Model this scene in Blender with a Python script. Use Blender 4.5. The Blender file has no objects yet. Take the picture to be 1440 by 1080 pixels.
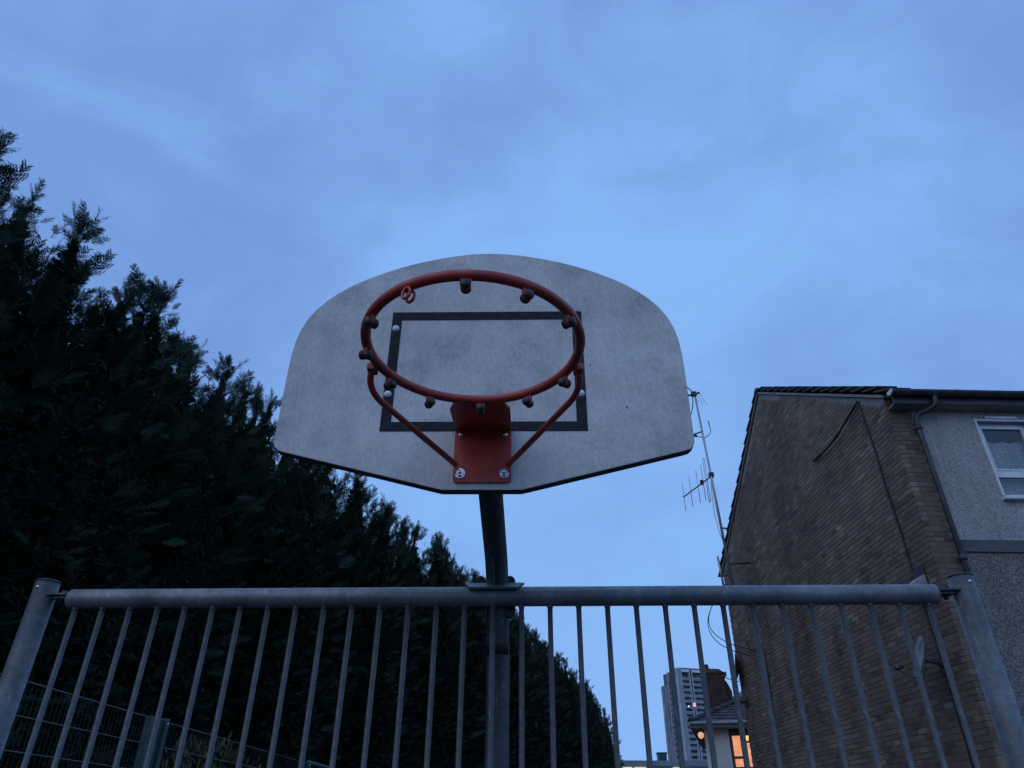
import bpy, bmesh, math, random
import numpy as np
from mathutils import Vector, Matrix
R = math.radians
S = bpy.context.scene
COL = S.collection
random.seed(7)

# ------------------------------------------------------------------ camera, sky, light, exposure
CZ = 1.75
cd = bpy.data.cameras.new("camera")
cd.sensor_width = 36.0
cd.lens = 996.17 / 1440 * 36.0
cd.clip_start = 0.05
cd.clip_end = 3000
co = bpy.data.objects.new("camera", cd)
COL.objects.link(co)
co.matrix_world = Matrix.Translation((0, 0, CZ)) @ Matrix.Rotation(R(90) + 0.5599, 4, 'X') @ Matrix.Rotation(0.0062, 4, 'Z')
S.camera = co

W = bpy.data.worlds.new("World")
S.world = W
W.use_nodes = True
wt = W.node_tree
for n in list(wt.nodes):
    wt.nodes.remove(n)
def wn(t, **k):
    n = wt.nodes.new(t)
    for a, b in k.items():
        setattr(n, a, b)
    return n
out = wn('ShaderNodeOutputWorld')
bg = wn('ShaderNodeBackground')
bg.inputs['Strength'].default_value = 0.1
sky = wn('ShaderNodeTexSky', sky_type='NISHITA', sun_disc=False, sun_elevation=R(1.5), sun_rotation=R(230))
tc = wn('ShaderNodeTexCoord')
def wnoise(scale, detail, sz, off, rough=0.5, dist=0.0):
    mp = wn('ShaderNodeMapping')
    mp.inputs['Scale'].default_value = (1, 1, sz)
    mp.inputs['Location'].default_value = off
    no = wn('ShaderNodeTexNoise')
    no.inputs['Scale'].default_value = scale
    no.inputs['Detail'].default_value = detail
    no.inputs['Roughness'].default_value = rough
    no.inputs['Distortion'].default_value = dist
    wt.links.new(tc.outputs['Generated'], mp.inputs['Vector'])
    wt.links.new(mp.outputs['Vector'], no.inputs['Vector'])
    return no
n1 = wnoise(1.7, 5, 1.3, (3.1, 0.4, 1.2), 0.5, 0.4)
n2 = wnoise(4.2, 8, 2.0, (0.3, 2.2, 5.2), 0.60, 0.9)
mx = wn('ShaderNodeMath', operation='MULTIPLY_ADD')
mx.inputs[1].default_value = 0.3
wt.links.new(n2.outputs['Fac'], mx.inputs[0])
m2 = wn('ShaderNodeMath', operation='MULTIPLY')
m2.inputs[1].default_value = 0.7
wt.links.new(n1.outputs['Fac'], m2.inputs[0])
wt.links.new(m2.outputs[0], mx.inputs[2])
cr = wn('ShaderNodeValToRGB')
cr.color_ramp.interpolation = 'EASE'
e = cr.color_ramp.elements
e[0].position = 0.36; e[0].color = (0.172, 0.325, 0.715, 1)
e[1].position = 0.64; e[1].color = (0.240, 0.465, 0.915, 1)
wt.links.new(mx.outputs[0], cr.inputs['Fac'])
sc10 = wn('ShaderNodeVectorMath', operation='SCALE')
sc10.inputs['Scale'].default_value = 10.0
wt.links.new(cr.outputs['Color'], sc10.inputs[0])
mix = wn('ShaderNodeMix', data_type='RGBA')
mix.inputs['Factor'].default_value = 0.92
wt.links.new(sky.outputs[0], mix.inputs['A'])
wt.links.new(sc10.outputs[0], mix.inputs['B'])
wt.links.new(mix.outputs['Result'], bg.inputs['Color'])
wt.links.new(bg.outputs[0], out.inputs[0])

sl = bpy.data.lights.new("sun", 'SUN')
sl.energy = 0.36
sl.angle = R(60)
sl.color = (1.0, 0.90, 0.78)
so = bpy.data.objects.new("sun", sl)
COL.objects.link(so)
so.rotation_euler = (R(50), 0, R(-40))

vs = S.view_settings
vs.view_transform = 'Standard'
vs.look = 'None'
vs.exposure = 0.12
vs.gamma = 1.0
vs.use_curve_mapping = False
S.cycles.max_bounces = 6
S.cycles.diffuse_bounces = 3
S.cycles.transparent_max_bounces = 6

# ------------------------------------------------------------------ materials
class M:
    def __init__(s, name, rough=0.7, metal=0.0, spec=0.5):
        s.m = bpy.data.materials.new(name)
        s.m.use_nodes = True
        s.t = s.m.node_tree
        s.b = s.t.nodes['Principled BSDF']
        s.b.inputs['Roughness'].default_value = rough
        s.b.inputs['Metallic'].default_value = metal
        s.b.inputs['Specular IOR Level'].default_value = spec
        s.co = None
    def n(s, t, **k):
        x = s.t.nodes.new(t)
        for a, b in k.items():
            setattr(x, a, b)
        return x
    def l(s, a, b):
        s.t.links.new(a, b)
    def coord(s):
        if s.co is None:
            s.co = s.n('ShaderNodeTexCoord').outputs['Object']
        return s.co
    def noise(s, scale, detail=4, rough=0.55, stretch=None, off=None):
        c = s.coord()
        if stretch or off:
            mp = s.n('ShaderNodeMapping')
            mp.inputs['Scale'].default_value = stretch or (1, 1, 1)
            mp.inputs['Location'].default_value = off or (0, 0, 0)
            s.l(c, mp.inputs['Vector']); c = mp.outputs['Vector']
        x = s.n('ShaderNodeTexNoise')
        x.inputs['Scale'].default_value = scale
        x.inputs['Detail'].default_value = detail
        x.inputs['Roughness'].default_value = rough
        s.l(c, x.inputs['Vector'])
        return x.outputs['Fac']
    def ramp(s, fac, stops):
        r = s.n('ShaderNodeValToRGB')
        el = r.color_ramp.elements
        while len(el) < len(stops):
            el.new(0.5)
        for i, (p, c) in enumerate(stops):
            el[i].position = p
            el[i].color = (c[0], c[1], c[2], 1) if hasattr(c, '__len__') else (c, c, c, 1)
        s.l(fac, r.inputs['Fac'])
        return r.outputs['Color']
    def mul(s, a, b, fac=1.0, mode='MULTIPLY'):
        x = s.n('ShaderNodeMix', data_type='RGBA', blend_type=mode)
        if hasattr(fac, 'node'):
            s.l(fac, x.inputs['Factor'])
        else:
            x.inputs['Factor'].default_value = fac
        for v, i in ((a, 'A'), (b, 'B')):
            if hasattr(v, 'node'):
                s.l(v, x.inputs[i])
            else:
                x.inputs[i].default_value = (v[0], v[1], v[2], 1)
        return x.outputs['Result']
    def base(s, v):
        if hasattr(v, 'node'):
            s.l(v, s.b.inputs['Base Color'])
        else:
            s.b.inputs['Base Color'].default_value = (v[0], v[1], v[2], 1)
        return s
    def rgh(s, v):
        s.l(v, s.b.inputs['Roughness']); return s
    def bump(s, h, dist=0.002, st=0.6):
        x = s.n('ShaderNodeBump')
        x.inputs['Distance'].default_value = dist
        x.inputs['Strength'].default_value = st
        s.l(h, x.inputs['Height'])
        s.l(x.outputs['Normal'], s.b.inputs['Normal'])
        return s

def mottled(name, c1, c2, scale=8, rough=0.7, metal=0.0, bump=0.0, lo=0.35, hi=0.65, detail=5):
    m = M(name, rough, metal)
    f = m.noise(scale, detail)
    m.base(m.ramp(f, [(lo, c1), (hi, c2)]))
    if bump:
        m.bump(m.noise(scale * 6, 3), bump)
    return m.m

def mk_galv(name, c1, c2, rough=0.55):
    m = M(name, rough, 0.2)
    big = m.noise(5.0, 5, 0.6)
    spangle = m.noise(55.0, 3, 0.7)
    streak = m.noise(9.0, 4, 0.6, (1, 1, 0.15))
    c = m.ramp(big, [(0.3, c1), (0.7, c2)])
    c = m.mul(c, m.ramp(spangle, [(0.35, 0.72), (0.62, 1.0)]))
    c = m.mul(c, m.ramp(streak, [(0.35, 0.75), (0.6, 1.0)]))
    scr = m.ramp(m.noise(26.0, 6, 0.75, (1, 1, 0.3), (2, 1, 5)), [(0.60, 0.0), (0.68, 1.0)])
    c = m.mul(c, (0.42, 0.44, 0.45), m.mul(scr, (0.35, 0.35, 0.35)), 'MIX')
    m.base(c)
    m.rgh(m.ramp(spangle, [(0.3, rough + 0.12), (0.7, rough - 0.1)]))
    m.bump(m.noise(160, 2), 0.0006, 0.4)
    return m.m
galv = mk_galv("galvanised_steel", (0.090, 0.098, 0.104), (0.200, 0.212, 0.220), 0.5)
galv_bar = mk_galv("galvanised_bar", (0.080, 0.086, 0.088), (0.150, 0.158, 0.160), 0.5)
galv_rail = mk_galv("galvanised_rail", (0.120, 0.130, 0.138), (0.290, 0.302, 0.312), 0.40)
galv_dark = mk_galv("weathered_steel", (0.055, 0.062, 0.068), (0.105, 0.115, 0.122), 0.55)
black_plastic = mottled("black_plastic", (0.012, 0.012, 0.014), (0.03, 0.03, 0.034), 30, 0.5)
bolt_steel = M("bolt_steel", 0.2, 0.9).base((0.78, 0.78, 0.78)).m
white_bolt = mottled("painted_bolt", (0.6, 0.6, 0.6), (0.85, 0.85, 0.85), 60, 0.3)

# red oxide paint, chipped
m = M("red_paint", 0.36)
c = m.ramp(m.noise(14, 6), [(0.35, (0.32, 0.034, 0.022)), (0.7, (0.50, 0.062, 0.036))])
chip = m.ramp(m.noise(60, 6, 0.7), [(0.585, 0.0), (0.63, 1.0)])
c = m.mul(c, (0.16, 0.07, 0.055), chip, 'MIX')
m.base(c); m.rgh(m.ramp(m.noise(30, 3), [(0.3, 0.32), (0.7, 0.55)]))
m.bump(m.noise(90, 3), 0.0006, 0.5)
red_paint = m.m

# back board face: off white coating, grime, ball marks, vertical rain streaks
m = M("board_face", 0.62)
c = m.ramp(m.noise(2.2, 6, 0.6), [(0.32, (0.55, 0.53, 0.505)), (0.68, (0.73, 0.70, 0.665))])
c = m.mul(c, m.ramp(m.noise(7, 8, 0.68), [(0.36, 0.80), (0.56, 1.0)]))
c = m.mul(c, m.ramp(m.noise(24, 4, 0.6, (1, 1, 0.07)), [(0.38, 0.93), (0.55, 1.0)]))
c = m.mul(c, m.ramp(m.noise(190, 3, 0.6, (1, 1, 0.35)), [(0.32, 0.80), (0.6, 1.0)]))
def ballmarks(scale, off, rad):
    mp = m.n('ShaderNodeMapping'); mp.inputs['Location'].default_value = off
    mp.inputs['Scale'].default_value = (scale, 0.001, scale)
    m.l(m.coord(), mp.inputs['Vector'])
    vo = m.n('ShaderNodeTexVoronoi', feature='F1'); vo.inputs['Scale'].default_value = 1.0
    vo.inputs['Randomness'].default_value = 0.9
    m.l(mp.outputs['Vector'], vo.inputs['Vector'])
    ring = m.ramp(vo.outputs['Distance'], [(0.0, 0.9), (rad * 0.45, 0.8), (rad * 0.75, 0.9), (rad, 0.0)])
    pebb = m.ramp(m.noise(60, 4, 0.75), [(0.36, 0.0), (0.58, 1.0)])
    sel = m.ramp(vo.outputs['Color'], [(0.50, 1.0), (0.80, 0.0)])
    return m.mul(m.mul(ring, pebb), sel)
for sc_, of_, rd_ in ((6.5, (0.9, 0, 4.2), 0.42), (4.6, (0.37, 0, 0.2), 0.34), (3.4, (1.7, 0, 0.9), 0.27)):
    k = ballmarks(sc_, of_, rd_)
    c = m.mul(c, m.mul(c, (0.78, 0.77, 0.78)), k, 'MIX')
drip = m.ramp(m.noise(30, 2, 0.5, (1, 1, 0.5), (4, 4, 4)), [(0.745, 0.0), (0.76, 1.0)])
c = m.mul(c, (0.20, 0.19, 0.19), drip, 'MIX')
m.base(c)
m.bump(m.noise(160, 4), 0.0006, 0.5)
board_face = m.m
board_edge = mottled("board_edge", (0.02, 0.022, 0.026), (0.05, 0.05, 0.055), 40, 0.6)
board_line = mottled("board_line_paint", (0.007, 0.010, 0.013), (0.020, 0.025, 0.030), 34, 0.9)

# bricks: each brick carries its own tone
def mk_brick(name, dark=1.0):
    m = M(name, 0.9, 0, 0.25)
    at = m.n('ShaderNodeAttribute', attribute_name='tone')
    c = m.mul(m.mul(at.outputs['Color'], (1.0, 0.90, 0.80)), m.ramp(m.noise(2.0 * 22, 5, 0.7), [(0.3, 0.62), (0.7, 1.0)]))
    c = m.mul(c, m.ramp(m.noise(0.55, 4, 0.6), [(0.32, 0.58), (0.62, 1.0)]))
    c = m.mul(c, m.ramp(m.noise(1.6, 3, 0.6, (1, 1, 0.12)), [(0.36, 0.78), (0.55, 1.0)]))
    m.base(c)
    m.bump(m.noise(70, 4), 0.004, 0.8)
    return m.m
brick_m = mk_brick("stock_brick")
mortar_m = mottled("mortar", (0.19, 0.17, 0.15), (0.31, 0.28, 0.25), 14, 0.95, 0, 0.004)

def pebble(name, c1, c2, scale, dist):
    m = M(name, 0.9, 0, 0.3)
    vo = m.n('ShaderNodeTexVoronoi', feature='F1'); vo.inputs['Scale'].default_value = scale
    m.l(m.coord(), vo.inputs['Vector'])
    hs = m.n('ShaderNodeSeparateColor'); m.l(vo.outputs['Color'], hs.inputs[0])
    c = m.ramp(hs.outputs[0], [(0.1, c1), (0.9, c2)])
    c = m.mul(c, m.ramp(vo.outputs['Distance'], [(0.1, 1.0), (0.75, 0.5)]))
    c = m.mul(c, m.ramp(m.noise(0.9, 5, 0.6), [(0.3, 0.82), (0.65, 1.0)]))
    m.base(c)
    c = m.mul(c, m.ramp(m.noise(2.2, 5, 0.65, (1, 1, 0.12)), [(0.36, 0.80), (0.58, 1.0)]))
    m.base(c)
    iv = m.ramp(vo.outputs['Distance'], [(0.0, 1.0), (0.9, 0.0)])
    m.bump(iv, dist, 0.9)
    return m.m
render_up = pebble("painted_roughcast", (0.58, 0.54, 0.51), (0.78, 0.73, 0.69), 62, 0.007)
render_lo = pebble("pebble_dash", (0.20, 0.18, 0.165), (0.50, 0.46, 0.43), 66, 0.009)
band_m = mottled("band_paint", (0.07, 0.08, 0.075), (0.12, 0.13, 0.125), 4, 0.8, 0, 0.003)
roof_m = mottled("concrete_tile", (0.030, 0.032, 0.034), (0.075, 0.075, 0.075), 3, 0.9, 0, 0.003)
dark_pvc = mottled("dark_gutter_plastic", (0.028, 0.030, 0.034), (0.06, 0.062, 0.068), 8, 0.45)
soffit_m = mottled("soffit_board", (0.20, 0.19, 0.17), (0.30, 0.29, 0.27), 20, 0.8)
upvc = mottled("white_window_plastic", (0.62, 0.63, 0.64), (0.78, 0.79, 0.80), 12, 0.35)
curtain_m = mottled("net_curtain", (0.50, 0.50, 0.50), (0.75, 0.75, 0.75), 26, 0.9)
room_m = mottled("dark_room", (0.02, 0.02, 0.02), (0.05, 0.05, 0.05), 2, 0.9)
def mk_glass():
    m = M("window_glass", 0.03)
    m.b.inputs['Transmission Weight'].default_value = 1.0
    m.b.inputs['IOR'].default_value = 1.45
    m.base(m.ramp(m.noise(3, 2), [(0.3, (0.82, 0.86, 0.87)), (0.7, (0.90, 0.93, 0.94))]))
    return m.m
glass_m = mk_glass()
cable_m = mottled("black_cable", (0.010, 0.010, 0.012), (0.03, 0.03, 0.03), 10, 0.6)
alu_m = mottled("aerial_alloy", (0.30, 0.31, 0.31), (0.50, 0.51, 0.50), 20, 0.5, 0.6)
dish_m = mottled("dish_enamel", (0.15, 0.16, 0.16), (0.24, 0.25, 0.25), 6, 0.5)
dish_dark = mottled("dark_dish_enamel", (0.02, 0.02, 0.022), (0.05, 0.05, 0.055), 6, 0.5)
white_render = mottled("white_render", (0.60, 0.58, 0.55), (0.74, 0.72, 0.68), 1.3, 0.9, 0, 0.004)
fascia_m = mottled("grey_fascia", (0.24, 0.25, 0.26), (0.36, 0.37, 0.38), 5, 0.6)
brown_frame = mottled("brown_window_frame", (0.03, 0.018, 0.016), (0.06, 0.035, 0.03), 16, 0.5)
conc_light = mottled("hazed_pale_concrete", (0.36, 0.37, 0.39), (0.50, 0.51, 0.53), 0.25, 0.85)  # distance haze painted into the tower's concrete and glazing: lightened, bluish colours
conc_mid = mottled("hazed_grey_concrete", (0.22, 0.235, 0.26), (0.34, 0.35, 0.38), 0.3, 0.85)
conc_dark = mottled("hazed_dark_recess", (0.06, 0.07, 0.085), (0.11, 0.12, 0.14), 0.5, 0.6)
tower_glass = mottled("hazed_tower_glazing", (0.12, 0.16, 0.21), (0.26, 0.32, 0.38), 0.6, 0.15)
mesh_green = mottled("green_powder_coat", (0.006, 0.042, 0.036), (0.014, 0.066, 0.056), 12, 0.4)
wire_m = mottled("skylit_green_wire", (0.035, 0.06, 0.058), (0.11, 0.13, 0.125), 3, 0.4)  # light caught by the horizontal wires is put into this paler colour
wire_dark = mottled("green_wire", (0.006, 0.022, 0.020), (0.012, 0.036, 0.032), 12, 0.6)
lowroof_m = mottled("slate_blue_cladding", (0.16, 0.19, 0.23), (0.24, 0.27, 0.32), 0.5, 0.6)
bark_m = mottled("bark", (0.035, 0.025, 0.018), (0.085, 0.065, 0.05), 14, 0.95, 0, 0.01)
def emis(name, c, st, c2=None, scale=6):
    m = M(name, 0.6)
    col = m.ramp(m.noise(scale, 3), [(0.3, c), (0.7, c2 or c)])
    m.base((0.2, 0.2, 0.2))
    m.l(col, m.b.inputs['Emission Color'])
    m.b.inputs['Emission Strength'].default_value = st
    return m.m
lit_blind = emis("lit_orange_blind", (0.72, 0.25, 0.09), 0.9, (0.95, 0.42, 0.17), 5)
lit_bright = emis("lit_bare_pane", (1.0, 0.50, 0.05), 1.1, (1.0, 0.66, 0.14), 3)
lit_lamp = emis("lamp_glass_lit", (0.75, 0.34, 0.12), 0.8, (1.0, 0.62, 0.30), 12)
lit_white = emis("lit_white_window", (1.0, 0.86, 0.66), 1.3)
lit_pink = emis("lit_pink_window", (0.75, 0.45, 0.42), 0.9)
lit_yel = emis("lit_shop_window", (1.0, 0.85, 0.55), 1.3)

def foliage(name, c1, c2, c3=None):
    m = M(name, 0.75, 0, 0.15)
    oi = m.n('ShaderNodeAttribute', attribute_name='tone')
    c = m.mul(m.ramp(m.noise(0.9, 4, 0.6), [(0.35, c1), (0.62, c2)]), oi.outputs['Color'])
    m.base(c)
    return m.m
conifer_m = foliage("conifer_foliage", (0.016, 0.032, 0.020), (0.038, 0.062, 0.034))
shrub_m = foliage("shrub_leaf", (0.07, 0.078, 0.030), (0.13, 0.13, 0.050))

m = M("tarmac", 0.9)
c = m.ramp(m.noise(0.6, 5), [(0.3, (0.040, 0.042, 0.043)), (0.7, (0.062, 0.062, 0.060))])
c = m.mul(c, m.ramp(m.noise(60, 3, 0.7), [(0.35, 0.6), (0.65, 1.0)]))
m.base(c); m.bump(m.noise(80, 3), 0.004, 0.8)
tarmac = m.m

# ------------------------------------------------------------------ helpers
def link(name, me, mat, parent=None, kind=None):
    o = bpy.data.objects.new(name, me)
    COL.objects.link(o)
    if mat is not None and len(me.materials) == 0:
        for mm in (mat if isinstance(mat, (list, tuple)) else [mat]):
            me.materials.append(mm)
    if parent is not None:
        o.parent = parent
    if kind:
        o['kind'] = kind
    return o

def tag(o, label, cat, group=None):
    o['label'] = label; o['category'] = cat
    if group:
        o['group'] = group
    return o

def thing(name, label, cat, loc=(0, 0, 0), rz=0, group=None):
    o = bpy.data.objects.new(name, None)
    o.empty_display_size = 0.2
    COL.objects.link(o)
    o.location = loc; o.rotation_euler = (0, 0, rz)
    return tag(o, label, cat, group)

class B:
    """collects shapes in a bmesh"""
    def __init__(s):
        s.bm = bmesh.new()
    def box(s, a, b, bevel=0.0, mat=0, m=None):
        x0, y0, z0 = a; x1, y1, z1 = b
        v = [s.bm.verts.new(p) for p in ((x0, y0, z0), (x1, y0, z0), (x1, y1, z0), (x0, y1, z0), (x0, y0, z1), (x1, y0, z1), (x1, y1, z1), (x0, y1, z1))]
        fs = [s.bm.faces.new([v[i] for i in q]) for q in ((3, 2, 1, 0), (4, 5, 6, 7), (0, 1, 5, 4), (1, 2, 6, 5), (2, 3, 7, 6), (3, 0, 4, 7))]
        for f in fs:
            f.material_index = mat
        if m is not None:
            bmesh.ops.transform(s.bm, matrix=m, verts=v)
        if bevel:
            ed = list({e for f in fs for e in f.edges})
            bmesh.ops.bevel(s.bm, geom=ed, offset=bevel, segments=2, affect='EDGES', profile=0.5)
        return s
    def prism(s, pts, off, mat=0):
        """polygon pts (3D) extruded by vector off"""
        n = len(pts); off = Vector(off)
        a = [s.bm.verts.new(p) for p in pts]
        b = [s.bm.verts.new(Vector(p) + off) for p in pts]
        fs = [s.bm.faces.new(a), s.bm.faces.new(b[::-1])]
        for i in range(n):
            fs.append(s.bm.faces.new((a[i], b[i], b[(i + 1) % n], a[(i + 1) % n])))
        for f in fs:
            f.material_index = mat
        return fs
    def tube(s, pts, r, seg=12, cap=True, mat=0, closed=False, smooth=True):
        pts = [Vector(p) for p in pts]
        n = len(pts)
        rs = r if hasattr(r, '__len__') else [r] * n
        rings = []
        up = None
        for i, p in enumerate(pts):
            if closed:
                t = (pts[(i + 1) % n] - pts[i - 1]).normalized()
            else:
                t = (pts[min(i + 1, n - 1)] - pts[max(i - 1, 0)]).normalized()
            if up is None:
                up = Vector((0, 0, 1)) if abs(t.z) < 0.9 else Vector((1, 0, 0))
            x = t.cross(up).normalized()
            y = x.cross(t).normalized()
            up = y
            rings.append([s.bm.verts.new(p + (x * math.cos(k * 2 * math.pi / seg) + y * math.sin(k * 2 * math.pi / seg)) * rs[i]) for k in range(seg)])
        for i in range(n if closed else n - 1):
            a, b = rings[i], rings[(i + 1) % n]
            for k in range(seg):
                f = s.bm.faces.new((a[k], a[(k + 1) % seg], b[(k + 1) % seg], b[k]))
                f.smooth = smooth; f.material_index = mat
        if cap and not closed:
            for q in (rings[0][::-1], rings[-1]):
                f = s.bm.faces.new(q); f.material_index = mat
        return s
    def dome(s, c, axis, r, h, mat=0, seg=14, st=4):
        """bolt head: flattened half sphere on axis"""
        c = Vector(c); ax = Vector(axis).normalized()
        up = Vector((0, 0, 1)) if abs(ax.z) < 0.9 else Vector((1, 0, 0))
        x = ax.cross(up).normalized(); y = x.cross(ax)
        prev = None
        for j in range(st):
            a = j / st * math.pi / 2
            ring = [s.bm.verts.new(c + ax * h * math.sin(a) + (x * math.cos(k * 2 * math.pi / seg) + y * math.sin(k * 2 * math.pi / seg)) * r * math.cos(a)) for k in range(seg)]
            if prev:
                for k in range(seg):
                    f = s.bm.faces.new((prev[k], prev[(k + 1) % seg], ring[(k + 1) % seg], ring[k])); f.smooth = True; f.material_index = mat
            prev = ring
        top = s.bm.verts.new(c + ax * h)
        for k in range(seg):
            f = s.bm.faces.new((prev[k], prev[(k + 1) % seg], top)); f.smooth = True; f.material_index = mat
        return s
    def done(s, name, mat, parent=None, kind=None):
        bmesh.ops.recalc_face_normals(s.bm, faces=s.bm.faces[:])
        me = bpy.data.meshes.new(name)
        s.bm.to_mesh(me); s.bm.free()
        return link(name, me, mat, parent, kind)

def shared(name, src, parent, loc=(0, 0, 0)):
    o = bpy.data.objects.new(name, src.data)
    COL.objects.link(o); o.parent = parent; o.location = loc
    return o

def bez(p0, p1, p2, n=8):
    p0, p1, p2 = Vector(p0), Vector(p1), Vector(p2)
    return [p0 * (1 - t) ** 2 + p1 * 2 * t * (1 - t) + p2 * t * t for t in [i / n for i in range(n + 1)]]

# ------------------------------------------------------------------ ground
g = B()
g.prism([(-900, -900, -0.3), (900, -900, -0.3), (900, 900, -0.3), (-900, 900, -0.3)], (0, 0, 0.3))
g = g.done('ground', tarmac, None, 'structure')

# ------------------------------------------------------------------ brick house on the right
AZ = R(1.369)
u = Vector((-math.sin(AZ), math.cos(AZ), 0)); nv = Vector((math.cos(AZ), math.sin(AZ), 0))
Hloc = nv * 6.0 + u * 9.296
house = thing('brick_house', 'dark brick house with a gable end and grey roughcast front, rising behind the fence', 'house', Hloc, AZ)
EZ, RZ_, RY, DY, XW = 7.44, 10.22, 4.46, 8.93, 10.0
def rake(y):
    return EZ + (RZ_ - EZ) * (y / RY if y < RY else (DY - y) / (DY - RY))
# wall core (mortar showing in the recessed joints)
w = B()
w.prism([(0.008, 0.008, 0), (0.008, DY, 0), (0.008, DY, EZ), (0.008, RY, RZ_), (0.008, 0.008, EZ)], (0.26, 0, 0))
w.done('gable_wall', mortar_m, house)
w = B(); w.box((0.275, 0.008, 0), (0.36, 0.25, EZ)); w.done('corner_return', mortar_m, house)
# bricks
TONES = [(0.33, 0.269, 0.225), (0.291, 0.24, 0.205), (0.363, 0.302, 0.253), (0.248, 0.205, 0.179), (0.406, 0.348, 0.295), (0.31, 0.255, 0.211), (0.339, 0.296, 0.253), (0.277, 0.215, 0.188), (0.489, 0.428, 0.362), (0.202, 0.166, 0.146)]
WTS = [5, 5, 3, 3, 1.2, 4, 2, 3, 0.4, 1.6]
def paint(me, tone):
    ca = me.color_attributes.new('tone', 'FLOAT_COLOR', 'CORNER')
    ca.data.foreach_set('color', list(tone + (1.0,)) * len(me.loops))
rb = random.Random(3)
CH, CL, BW, BH = 0.075, 0.225, 0.213, 0.0635
bricks = []      # (lo, hi) on the gable
SZ0, SZ1 = 2.29, 2.515      # upright course
row = 0
z = 0.02
while z < RZ_:
    if abs(z - SZ0) < 0.04:
        z = SZ0
        y = 0.004
        while y < DY - 0.05:
            bricks.append((y, z + 0.005, 0.0635, 0.213, 0))
            y += CH
        z = SZ1; row += 1
        continue
    off = 0 if row % 2 == 0 else -CL / 2
    y = off
    while y < DY:
        y0, y1 = max(y, 0.0), min(y + BW, DY)
        if y1 - y0 > 0.05:
            zt = z + BH
            if zt < rake(y0) + 0.01 and zt < rake(y1) + 0.01:
                bricks.append((y0, z, y1 - y0, BH, 0))
        y += CL
    # return on the front
    if z + BH < EZ:
        xs = [(0.02 if row % 2 else 0.13, 0.355)]
        xs = [(0.0, 0.10), (0.112, 0.325)] if row % 2 else [(0.0, 0.213), (0.225, 0.355)]
        for a, b_ in xs:
            bricks.append((a, z, b_ - a, BH, 1))
    row += 1
    z += CH
cam = Vector((0, 0, CZ))
Rm = co.matrix_world.inverted()
def inframe(p):
    q = Rm @ p
    if q.z > -0.1: return False
    return abs(996.17 * q.x / -q.z) < 730 and abs(996.17 * q.y / -q.z) < 550
Mh = Matrix.Translation(Hloc) @ Matrix.Rotation(AZ, 4, 'Z')
sc_b = []
for i, bk in enumerate(bricks):
    if bk[4] == 0:
        p = Mh @ Vector((0, bk[0] + bk[2] / 2, bk[1] + bk[3] / 2))
        ddir = (p - cam); dist = ddir.length
        cosn = abs((ddir / dist).dot(nv))
        size = bk[2] * bk[3] * cosn / dist ** 2
    else:
        p = Mh @ Vector((bk[0] + bk[2] / 2, 0, bk[1] + bk[3] / 2))
        dist = (p - cam).length
        size = bk[2] * bk[3] / dist ** 2
    if inframe(p):
        sc_b.append((-size, i))
sc_b.sort()
singles = set(i for _, i in sc_b[:290])
def brick_mesh(w_, h_, tone, nm):
    b = B(); b.box((0, 0, 0), (0.10, w_, h_))
    bmesh.ops.recalc_face_normals(b.bm, faces=b.bm.faces[:])
    me = bpy.data.meshes.new(nm); b.bm.to_mesh(me); b.bm.free()
    me.materials.append(brick_m); paint(me, tone)
    return me
cache = {}
rest = [[], []]
Rback = Matrix.Rotation(R(-90), 4, 'Z')
V_, F_, T_ = [], [], []
for i, (a, z0, w_, h_, side) in enumerate(bricks):
    ti = rb.choices(range(len(TONES)), WTS)[0]
    pr = rb.uniform(-0.0025, 0.0025)
    if i in singles:
        key = (round(w_, 3), round(h_, 3), ti)
        if key not in cache:
            cache[key] = brick_mesh(w_, h_, TONES[ti], 'brick')
        o = bpy.data.objects.new('brick', cache[key]); COL.objects.link(o); o.parent = house
        if side == 0:
            o.location = (pr, a, z0)
        else:
            o.location = (a + w_, pr - 0.0, z0); o.rotation_euler = (0, 0, R(90))
            o.location = (a + w_, 0.0 + pr, z0)
        # side 1: local +x (depth) -> +y, local +y (length) -> -x
    else:
        j = lambda: rb.uniform(-0.0025, 0.0025)
        if side == 0:
            lo, hi = (pr, a + j(), z0 + j()), (0.10, a + w_ + j(), z0 + h_ + j())
        else:
            lo, hi = (a + j(), pr, z0 + j()), (a + w_ + j(), 0.10, z0 + h_ + j())
        x0, y0, zz0 = lo; x1, y1, zz1 = hi
        n0 = len(V_)
        V_ += [(x0, y0, zz0), (x1, y0, zz0), (x1, y1, zz0), (x0, y1, zz0), (x0, y0, zz1), (x1, y0, zz1), (x1, y1, zz1), (x0, y1, zz1)]
        F_ += [tuple(n0 + k for k in q) for q in ((3, 2, 1, 0), (4, 5, 6, 7), (0, 1, 5, 4), (1, 2, 6, 5), (2, 3, 7, 6), (3, 0, 4, 7))]
        t_ = tuple(c_ * rb.uniform(0.88, 1.12) for c_ in TONES[ti])
        T_ += [t_ + (1.0,)] * 24
me = bpy.data.meshes.new('brickwork')
me.from_pydata(V_, [], F_)
ca = me.color_attributes.new('tone', 'FLOAT_COLOR', 'CORNER')
ca.data.foreach_set('color', [c_ for t_ in T_ for c_ in t_])
link('brickwork', me, brick_m, house, 'stuff')

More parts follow.
